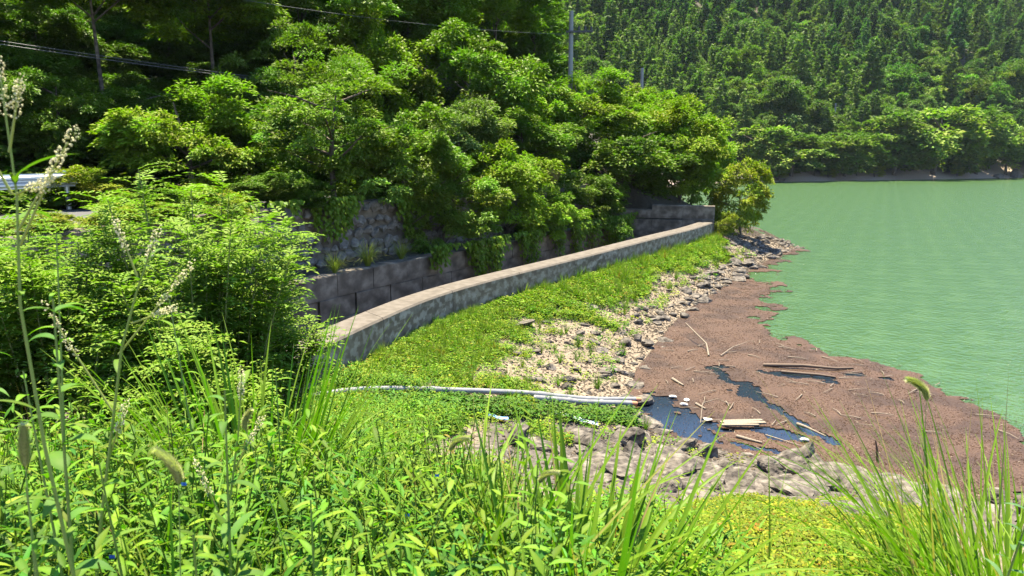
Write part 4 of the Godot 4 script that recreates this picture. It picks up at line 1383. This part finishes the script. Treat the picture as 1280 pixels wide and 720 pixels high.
func make_blades() -> void:
	rng.seed = 600
	for k in 16:
		var mb := MB.new()
		var droop: float = [0.15, 0.35, 0.7, 1.2, 1.9, 0.5, 2.6, 0.25][k % 8]
		var col := jitter(Color(0.09, 0.185, 0.016), 0.25)
		if k == 13: col = Color(0.3, 0.24, 0.11)
		if k == 15: col = Color(0.2, 0.22, 0.06)
		mb.strip(Vector3.ZERO, Vector3(0.1 + 0.3 * droop, 1, 0), Vector3(-1, 0.2, 0), 1.0, 0.022 if k < 8 else 0.013, droop, 10, 1, 0.35, col, rng.randf_range(-0.8, 0.8))
		blades.append(mb.mesh(leaf_mat_gloss))

func grass_clump(label: String, at: Vector3, n: int, r: float, h0: float, h1: float, wide: float, lean: Vector3, spread: float, sd: int, kinds: Array) -> void:
	rng.seed = sd
	var t := thing("tall_grass", label, "grass clump", at, "tall grass clumps in the foreground")
	for i in n:
		var a := rng.randf() * TAU
		var o := Vector3(cos(a), 0, sin(a)) * r * sqrt(rng.randf())
		var h := rng.randf_range(h0, h1)
		var b := put("blade", blades[kinds[rng.randi() % kinds.size()]], t)
		var dir := (Vector3.UP + lean + Vector3(cos(a), 0, sin(a)) * spread * rng.randf()).normalized()
		var yaw := Basis(Vector3.UP, -a + rng.randf_range(-0.7, 0.7))
		var q := Basis(Quaternion(Vector3.UP, dir))
		b.basis = q * yaw * Basis.from_scale(Vector3(wide, 1, wide).lerp(Vector3.ONE, 0.0) * Vector3(1, 1, 1)) * Basis.from_scale(Vector3(h, h, h) if wide <= 0.0 else Vector3(h, h, wide))
		b.position = Vector3(o.x, gh(at.x + o.x, at.z + o.z) - at.y - 0.03, o.z)

func pinnate_leaf(mb: MB, p: Vector3, dir: Vector3, l: float, pairs: int, col: Color) -> void:
	var d := dir.normalized()
	var side := d.cross(Vector3.UP).normalized()
	var at := p
	for i in pairs:
		var up := side.cross(d).normalized()
		var s := l * 0.24 * (1.0 - 0.35 * absf(i / float(pairs) - 0.4))
		for k in [-1.0, 1.0]:
			mb.leaf(at, (side * k + d * 0.55 + Vector3.UP * rng.randf_range(-0.1, 0.3)).normalized(), (up + rand_dir() * 0.25).normalized(), s * 1.1, s * 0.4, jitter(col, 0.14))
		at += d * (l / pairs)
		d = (d + Vector3.DOWN * 0.09).normalized()
	mb.leaf(at, d, side.cross(d), l * 0.24, l * 0.1, col)

func pinnate_shrub(label: String, at: Vector3, h: float, r: float, stems: int, sd: int, col: Color) -> void:
	rng.seed = sd
	var t := thing("leafy_shrub", label, "shrub", at, "shrubs with paired leaflets")
	var wood := MB.new()
	var mb := MB.new()
	for s in stems:
		var a := rng.randf() * TAU
		var o := r * sqrt(rng.randf())
		var hh := h * (1.0 - 0.35 * (o / r) * (o / r)) * rng.randf_range(0.7, 1.05)
		var b := Vector3(cos(a) * o * 0.45, 0, sin(a) * o * 0.45)
		var e := Vector3(cos(a) * o, hh, sin(a) * o)
		var mid := b.lerp(e, 0.5) + Vector3(0, hh * 0.1, 0)
		wood.tube([b - Vector3.UP * 0.1, mid, e], [0.011, 0.008, 0.003], 5, Color(0.13, 0.15, 0.04))
		var nl := 62
		for i in nl:
			var f := 0.2 + 0.8 * pow((i + rng.randf()) / nl, 0.8)
			var p := b.lerp(mid, f * 2.0) if f < 0.5 else mid.lerp(e, f * 2.0 - 1.0)
			var c := rng.randf() * TAU
			pinnate_leaf(mb, p, Vector3(cos(c), rng.randf_range(0.1, 0.8), sin(c)), rng.randf_range(0.18, 0.3), 6, jitter(col, 0.12))
	put("stems", wood.mesh(plain(Color.WHITE, 0.7, true)), t)
	put("foliage", mb.mesh(leaf_mat), t)

func flower_cluster(mb: MB, p: Vector3, d: Vector3, l: float, n: int) -> void:
	for i in n:
		var q := p + d * (l * rng.randf()) + rand_dir() * 0.009
		var r := rng.randf_range(0.0016, 0.003)
		var c := Color(0.42, 0.42, 0.17).lerp(Color(0.55, 0.5, 0.3), rng.randf())
		var x := rand_dir() * r
		var y := x.cross(rand_dir()).normalized() * r
		var z := x.cross(y).normalized() * r
		for s in [[x, y, z], [y, -x, z], [-x, -y, z], [-y, x, z]]:
			mb.tri(q + s[0], q + s[2], q + s[1], c)
			mb.tri(q + s[0], q + s[1], q - s[2], c)

func flower_plant(label: String, stem: Array, branches: Array, sd: int, leaf_n: int) -> void:
	rng.seed = sd
	var base: Vector3 = stem[0]
	var t := thing("flowering_weed", label, "flowering weed", base, "tall flowering weeds")
	var mb := MB.new()
	var q := []
	var r := []
	for i in stem.size():
		q.append(stem[i] - base)
		r.append(lerpf(0.0048, 0.0018, float(i) / (stem.size() - 1)))
	mb.tube(q, r, 7, Color(0.14, 0.2, 0.03))
	for b in branches:
		mb.tube([b[0] - base, b[1] - base], [0.003, 0.0015], 5, Color(0.2, 0.24, 0.04))
	put("stem", mb.mesh(plain(Color.WHITE, 0.5, true)), t)
	for b in branches + [[stem[stem.size() - 2], stem[stem.size() - 1]]]:
		var fl := MB.new()
		var d: Vector3 = b[1] - b[0]
		flower_cluster(fl, b[1] - base - d * 0.4, d.normalized(), d.length() * 0.55, 90)
		put("flower_spike", fl.mesh(plain(Color.WHITE, 0.7, true)), t)
	for i in leaf_n:
		var f := rng.randf_range(0.1, 0.92) * (q.size() - 1)
		var k := mini(int(f), q.size() - 2)
		var p: Vector3 = q[k].lerp(q[k + 1], f - k)
		var a := rng.randf() * TAU
		var lf := MB.new()
		var l := rng.randf_range(0.07, 0.13)
		lf.strip(Vector3.ZERO, Vector3(cos(a), rng.randf_range(0.2, 1.0), sin(a)), Vector3.UP, l, l * 0.2, rng.randf_range(0.5, 1.5), 7, 0, 0.3, jitter(Color(0.085, 0.17, 0.025), 0.2))
		var o := put("leaf", lf.mesh(leaf_mat), t)
		o.position = p

func foxtail(label: String, base: Vector3, tip: Vector3, bend: Vector3, l: float, sd: int) -> void:
	rng.seed = sd
	var t := thing("foxtail", label, "foxtail grass", base, "foxtail grass heads")
	var mid := base.lerp(tip, 0.55) + Vector3(0, 0.05, 0)
	var mb := MB.new()
	mb.tube([Vector3.ZERO, mid - base, tip - base], [0.002, 0.0016, 0.0011], 5, Color(0.13, 0.2, 0.04))
	put("stem", mb.mesh(plain(Color.WHITE, 0.6, true)), t)
	var hd := MB.new()
	var d := (tip - mid).normalized()
	var at := tip - base
	var pts := []
	var rr := []
	for i in 13:
		var f := i / 12.0
		pts.append(at)
		rr.append(l * 0.075 * sin(PI * clampf(0.12 + 0.85 * f, 0.0, 1.0)) + 0.0005)
		for k in 260:
			var o := rand_dir()
			o = (o - d * o.dot(d)).normalized()
			var s: Vector3 = at + d * (rng.randf() * l / 12.0) + o * rr[i] * 0.7
			var e := (o * 0.75 + d * 0.75 + rand_dir() * 0.2).normalized()
			var w := d.cross(o) * 0.0008
			var bl := l * rng.randf_range(0.1, 0.2)
			hd.tri(s - w, s + w, s + e * bl, Color(0.5, 0.52, 0.24).lerp(Color(0.62, 0.55, 0.36), rng.randf()))
		at += d * l / 12.0
		d = (d + bend * 0.1).normalized()
	hd.tube(pts, rr, 8, Color(0.19, 0.25, 0.05))
	put("seed_head", hd.mesh(leaf_mat), t)

func broad_weed(label: String, at: Vector3, h: float, n: int, l: float, w: float, lean: Vector3, sd: int, col: Color, prof := 0) -> void:
	rng.seed = sd
	var t := thing("broadleaf_weed", label, "weed", at, "tall leafy weeds in the foreground")
	var mb := MB.new()
	var top := Vector3(lean.x, h, lean.z)
	mb.tube([Vector3.DOWN * 0.05, Vector3(lean.x * 0.3, h * 0.5, lean.z * 0.3), top], [0.005, 0.004, 0.002], 6, Color(0.11, 0.18, 0.03))
	put("stem", mb.mesh(plain(Color.WHITE, 0.5, true)), t)
	var a := rng.randf() * TAU
	for i in n:
		var f := 0.12 + 0.88 * (i + 0.5) / n
		a += 2.4 + rng.randf_range(-0.5, 0.5)
		var p := Vector3(lean.x * f * f, h * f, lean.z * f * f)
		var s := rng.randf_range(0.75, 1.15) * (1.0 - 0.4 * f * f)
		var lf := MB.new()
		lf.strip(Vector3.ZERO, Vector3(cos(a), rng.randf_range(0.15, 0.9), sin(a)), Vector3.UP, l * s, w * s, rng.randf_range(0.6, 1.8), 8, prof, 0.3, jitter(col, 0.16), rng.randf_range(-0.3, 0.3))
		put("leaf", lf.mesh(leaf_mat), t).position = p

func foreground() -> void:
	make_blades()
	# shrub with paired leaflets behind the left weeds
	var sc := Color(0.155, 0.25, 0.035)
	pinnate_shrub("large bright shrub with paired leaflets at the left, the tallest part", Vector3(-2.75, gh(-2.75, -6.2), -6.2), 2.6, 1.05, 46, 701, sc)
	pinnate_shrub("shrub with paired leaflets, the lower left part beside the weeds", Vector3(-3.6, gh(-3.6, -5.6), -5.6), 2.0, 0.95, 40, 702, sc)
	pinnate_shrub("shrub with paired leaflets at the left edge behind the flower stalk", Vector3(-4.7, gh(-4.7, -6.4), -6.4), 2.2, 1.0, 34, 705, sc)
	pinnate_shrub("shrub with paired leaflets reaching right in front of the stone wall", Vector3(-2.4, gh(-2.4, -6.9), -6.9), 1.8, 0.55, 22, 703, sc)
	pinnate_shrub("shaded shrub with paired leaflets below the tall left shrub", Vector3(-2.5, gh(-2.5, -5.2), -5.2), 1.25, 0.7, 26, 704, sc)
	# grass clumps
	var up := [0, 1, 2, 5, 7, 9, 10, 3, 2]
	var arch := [2, 3, 4, 5, 6, 11, 12, 14, 15, 10]
	grass_clump("tall broad-bladed grass clump in the centre foreground before the rocks", Vector3(0.26, gh(0.26, -2.6), -2.6), 120, 0.32, 0.55, 1.0, 1.15, Vector3(0.0, 0, 0), 0.35, 801, up + [3, 13])
	grass_clump("looser tall grass clump left of the centre one, arching blades", Vector3(-0.18, gh(-0.18, -2.9), -2.7), 50, 0.25, 0.7, 1.2, 1.3, Vector3(-0.1, 0, 0), 0.7, 802, arch)
	var fine := [2, 3, 5, 10, 11, 13, 3, 11, 4, 12]
	grass_clump("dense arching grass clump at the right edge of the foreground", Vector3(2.0, gh(2.0, -2.7), -2.7), 295, 0.42, 0.7, 1.25, 0.85, Vector3(0.02, 0, 0.0), 0.5, 803, fine)
	grass_clump("arching grass behind the right edge clump, over the rocks", Vector3(2.45, gh(2.45, -3.2), -3.2), 220, 0.45, 0.65, 1.15, 0.85, Vector3(0.0, 0, 0.0), 0.5, 808, fine)
	grass_clump("short thick grass at the very bottom right corner", Vector3(1.85, gh(1.85, -2.3), -2.3), 160, 0.35, 0.5, 0.85, 0.85, Vector3(0.0, 0, 0.0), 0.5, 810, fine)
	grass_clump("low dense grass at the bottom right, left of the edge clump", Vector3(1.5, gh(1.5, -2.7), -2.7), 45, 0.35, 0.35, 0.6, 0.7, Vector3(0, 0, 0.0), 0.9, 809, arch)
	grass_clump("tall narrow grass clump in front of the left shrub", Vector3(-1.5, gh(-1.5, -4.0), -4.0), 130, 0.3, 0.9, 1.5, 1.1, Vector3(0.02, 0, 0), 0.35, 804, up)
	grass_clump("thin grass sprays between the rocks and the right clump", Vector3(1.25, gh(1.25, -3.3), -3.3), 30, 0.25, 0.45, 0.8, 0.7, Vector3(0, 0, 0), 0.8, 805, arch)
	grass_clump("few long grass blades at the bottom left", Vector3(-0.75, gh(-0.75, -2.1), -2.1), 26, 0.3, 0.6, 0.95, 0.9, Vector3(0.1, 0, 0), 0.8, 806, arch)
	grass_clump("thin grass among the leafy weeds at the far left", Vector3(-1.5, gh(-1.5, -2.6), -2.6), 40, 0.4, 0.6, 1.1, 0.8, Vector3(0, 0, 0), 0.7, 807, arch)
	# flowering weeds
	flower_plant("tall flowering weed with cream flower spikes at the left edge", [Vector3(-0.86, 2.5, -1.38), Vector3(-0.9, 3.1, -1.42), Vector3(-0.97, 3.6, -1.45), Vector3(-0.985, 3.9, -1.45), Vector3(-0.965, 4.12, -1.45), Vector3(-0.97, 4.37, -1.45)], [
		[Vector3(-0.97, 4.05, -1.45), Vector3(-0.86, 4.22, -1.46)], [Vector3(-0.975, 4.12, -1.45), Vector3(-1.03, 4.26, -1.44)], [Vector3(-0.965, 4.12, -1.45), Vector3(-0.9, 4.14, -1.42)], [Vector3(-0.97, 4.02, -1.45), Vector3(-0.87, 4.18, -1.43)], [Vector3(-0.97, 4.2, -1.45), Vector3(-0.93, 4.32, -1.44)]], 901, 11)
	flower_plant("leaning flowering weed with forked cream sprays before the shrub", [Vector3(-1.15, 2.6, -1.75), Vector3(-1.08, 3.2, -1.78), Vector3(-0.98, 3.72, -1.8), Vector3(-0.93, 3.86, -1.8), Vector3(-0.87, 4.0, -1.8)], [
		[Vector3(-0.99, 3.7, -1.8), Vector3(-0.82, 3.9, -1.82)], [Vector3(-0.95, 3.78, -1.8), Vector3(-0.84, 3.82, -1.78)], [Vector3(-1.02, 3.55, -1.8), Vector3(-1.15, 3.8, -1.8)], [Vector3(-1.05, 3.4, -1.8), Vector3(-0.98, 3.56, -1.78)], [Vector3(-0.92, 3.88, -1.8), Vector3(-0.96, 4.02, -1.8)]], 902, 10)
	flower_plant("shorter flowering weed with small cream spikes low at the left", [Vector3(-0.95, 2.55, -1.95), Vector3(-0.85, 3.0, -1.98), Vector3(-0.78, 3.42, -2.0), Vector3(-0.76, 3.58, -2.0)], [
		[Vector3(-0.8, 3.3, -2.0), Vector3(-0.72, 3.44, -2.0)], [Vector3(-0.83, 3.1, -2.0), Vector3(-0.9, 3.3, -2.0)]], 903, 9)
	# foxtails: [label, head base position]
	var ft := [
		["large pinkish foxtail head leaning left in the left foreground", Vector3(-0.74, 2.55, -1.42), Vector3(-0.655, 3.56, -1.36), Vector3(-1.2, 0.4, 0), 0.075], ["foxtail head curving over at the bottom left corner", Vector3(-0.9, 2.6, -1.3), Vector3(-0.775, 3.285, -1.26), Vector3(0.9, -0.9, 0), 0.075],
		["small upright foxtail head near the bottom left", Vector3(-0.6, 2.6, -1.35), Vector3(-0.6, 3.27, -1.3), Vector3(0, 0.4, 0), 0.05], ["pale foxtail head above the weeds, left of centre", Vector3(-0.55, 2.5, -2.0), Vector3(-0.74, 3.44, -1.95), Vector3(1.0, 0.3, 0), 0.06],
		["drooping foxtail head left of the centre grass clump", Vector3(-0.35, 2.4, -2.1), Vector3(-0.175, 3.36, -2.0), Vector3(0.9, -0.8, 0), 0.065], ["drooping foxtail head in front of the centre grass clump", Vector3(-0.1, 2.4, -2.1), Vector3(0.08, 3.26, -2.0), Vector3(0.9, -0.9, 0), 0.065],
		["foxtail head cut by the left edge of the picture", Vector3(-0.98, 2.6, -1.35), Vector3(-0.945, 3.6, -1.35), Vector3(0.1, 0.5, 0), 0.075], ["reddish arching plume standing over the brown mat at the right", Vector3(1.75, 2.3, -2.9), Vector3(1.7, 3.2, -2.9), Vector3(-1.3, -0.3, 0), 0.12]]
	for i in ft.size():
		foxtail(ft[i][0], ft[i][1], ft[i][2], ft[i][3], ft[i][4], 910 + i)
	# leafy weeds standing close to the camera
	rng.seed = 950
	var g1_ := Color(0.1, 0.22, 0.018)
	var g2_ := Color(0.07, 0.165, 0.03)
	var list := [
		["broad dark-leaved weed at the left edge, drooping leaves", -1.02, -1.55, 1.15, 16, 0.12, 0.05, g2_, 2], ["long-leaved weed with hanging leaves behind the pinkish foxtail", -0.72, -1.7, 0.95, 15, 0.13, 0.03, g2_, 0],
		["bright narrow-leaved weed at the bottom left corner", -0.95, -1.35, 0.85, 16, 0.1, 0.022, g1_, 0], ["fresh leafy weed between the two low foxtails", -0.7, -1.5, 0.75, 18, 0.08, 0.022, g1_, 0],
		["leafy weed right of the small upright foxtail", -0.5, -1.7, 0.7, 18, 0.085, 0.022, g1_, 0], ["leafy weed at the bottom, left of the centre grass", -0.25, -1.8, 0.6, 18, 0.08, 0.024, g1_, 0],
		["tall weed with long leaves behind the leaning flowering one", -1.5, -2.3, 1.25, 20, 0.13, 0.028, g1_, 0], ["second tall long-leaved weed further left", -1.85, -2.5, 1.3, 20, 0.13, 0.028, g2_, 0],
		["tall narrow-leaved weed in front of the shaded shrub", -1.25, -2.8, 1.05, 20, 0.12, 0.026, g1_, 0], ["bushy weed beside the tall narrow grass clump", -1.0, -3.0, 0.85, 20, 0.11, 0.026, g1_, 0],
		["blue-green leafy weed at the bottom right corner", 1.42, -2.0, 0.62, 16, 0.1, 0.02, Color(0.08, 0.17, 0.07), 0], ["low broad-leaved weed at the bottom, right of the corner foxtail", -0.42, -1.45, 0.55, 14, 0.1, 0.035, g1_, 2],
		["leafy weed at the left under the flower stalk fork", -1.25, -1.9, 0.95, 18, 0.11, 0.03, g1_, 0], ["leafy weed in the left foreground near the blue flowers", -0.98, -1.75, 0.8, 18, 0.1, 0.03, g1_, 2]]
	for i in list.size():
		var r: Array = list[i]
		broad_weed(r[0], Vector3(r[1], gh(r[1], r[2]), r[2]), r[3] * 1.2, r[4] + 4, r[5], r[6], Vector3(rng.randf_range(-0.1, 0.1), 0, rng.randf_range(-0.1, 0.1)), 960 + i, r[7], r[8])
	# filler herbs in the left foreground
	var near := func(x: float, z: float) -> bool:
		return x < 0.25 * z + 0.75 and x > z * 0.78 - 0.2 and Vector2(x, z).length() > 1.15
	for k in 4:
		var m := herb(250 + k, [0.55, 0.65, 0.5, 0.6][k], [13, 15, 12, 13][k], [0.105, 0.075, 0.135, 0.09][k], [0.022, 0.028, 0.02, 0.024][k], [Color(0.085, 0.205, 0.016), Color(0.105, 0.22, 0.018), Color(0.065, 0.17, 0.022), Color(0.13, 0.23, 0.02)][k], [0, 2, 0, 0][k], 3)
		rng.seed = 370 + k
		scatter("foreground_weeds", m, spots_for(190, -4.0, 0.7, -4.6, -1.0, near, 0.8, 1.35, 0.3), ["narrow leaved weeds filling the left foreground", "oval leaved weeds filling the left foreground", "long leaved weeds filling the left foreground", "yellowish weeds filling the left foreground"][k], "weeds")
	rng.seed = 379
	scatter("dead_stalks", tuft(252, 5, 0.9, 0.006, Color(0.26, 0.19, 0.09), 0.5), spots_for(34, -4.0, 0.7, -4.6, -1.4, near, 0.7, 1.2, 0.5), "dry straw coloured stalks among the foreground weeds", "dead stalks")
	rng.seed = 380
	scatter("foreground_grass", tuft(251, 14, 0.75, 0.01, Color(0.1, 0.2, 0.018), 1.1), spots_for(150, -4.0, 0.7, -4.6, -1.2, near, 0.7, 1.3, 0.3), "thin grass growing through the weeds of the left foreground", "grass")
	for i in 7:
		var s: Array = [[-0.74, 3.15, -1.5], [-0.745, 3.2, -1.52], [-0.9, 3.3, -1.9], [-0.62, 3.1, -1.75], [-0.35, 3.0, -2.3], [-0.27, 3.05, -2.5], [-1.0, 3.2, -1.7]][i]
		var t := thing("dayflower", ["blue flower low at the left under the dark leaves", "second blue flower touching the first one low left", "blue flower between the tall weed stems", "blue flower right of the pinkish foxtail", "small blue flower in the weeds left of the centre grass", "small blue flower farther up the weeds near the centre grass", "blue flower beside the flowering weed stem"][i], "flower", Vector3(s[0], s[1], s[2]), "blue flowers in the weeds")
		for k in 2:
			var mb := MB.new()
			mb.strip(Vector3.ZERO, Vector3(-0.5 + k, 0.9, 0.2), Vector3(0, 0.3, 1), 0.013, 0.012, 0.3, 4, 2, 0.2, Color(0.03, 0.09, 0.6))
			put("petal", mb.mesh(leaf_mat), t)


# ---------------------------------------------------------------- scene
func _ready() -> void:
	var cam := Camera3D.new()
	cam.name = "camera"
	add_child(cam)
	cam.position = Vector3(0, EYE, 0)
	cam.rotation_degrees.x = -10.4
	var optics := CameraAttributesPhysical.new()
	optics.frustum_focal_length = 30.8
	optics.frustum_focus_distance = 14.0
	optics.exposure_aperture = 9.0
	cam.attributes = optics
	cam.fov = 42.57
	cam.near = 0.05
	cam.far = 1500.0
	cam.current = true
	var we := WorldEnvironment.new()
	we.name = "environment"
	var env := Environment.new()
	env.background_mode = Environment.BG_SKY
	var sky := Sky.new()
	var sm := ProceduralSkyMaterial.new()
	sm.sky_top_color = Color(0.29, 0.41, 0.6)
	sm.sky_horizon_color = Color(0.72, 0.77, 0.8)
	sm.sky_curve = 0.12
	sm.ground_bottom_color = Color(0.2, 0.22, 0.16)
	sm.ground_horizon_color = Color(0.5, 0.58, 0.6)
	sky.sky_material = sm
	env.sky = sky
	env.background_energy_multiplier = 1.15
	env.tonemap_mode = Environment.TONE_MAPPER_LINEAR
	env.tonemap_exposure = 4.4
	env.sdfgi_enabled = true
	env.ssao_enabled = true
	env.ssil_enabled = true
	env.fog_enabled = true
	env.fog_density = 0.0001
	env.fog_light_color = Color(0.8, 0.87, 0.93)
	we.environment = env
	add_child(we)
	var sun := DirectionalLight3D.new()
	sun.name = "sun"
	add_child(sun)
	sun.look_at_from_position(Vector3.ZERO, -Vector3(-0.06, 0.94, -0.27), Vector3.FORWARD)
	sun.light_energy = 1.6
	sun.light_color = Color(1.0, 0.95, 0.84)
	sun.light_angular_distance = 0.5
	sun.shadow_enabled = true

	rng.seed = 7
	noise.seed = 4
	noise.frequency = 0.01
	noise.fractal_octaves = 3
	materials()
	terrain()
	water()
	make_rocks()
	walls()
	guardrail()
	near_trees()
	far_trees()
	rng.seed = 8
	stones()
	debris()
	low_plants()
	poles()
	pipes()
	drift()
	foreground()
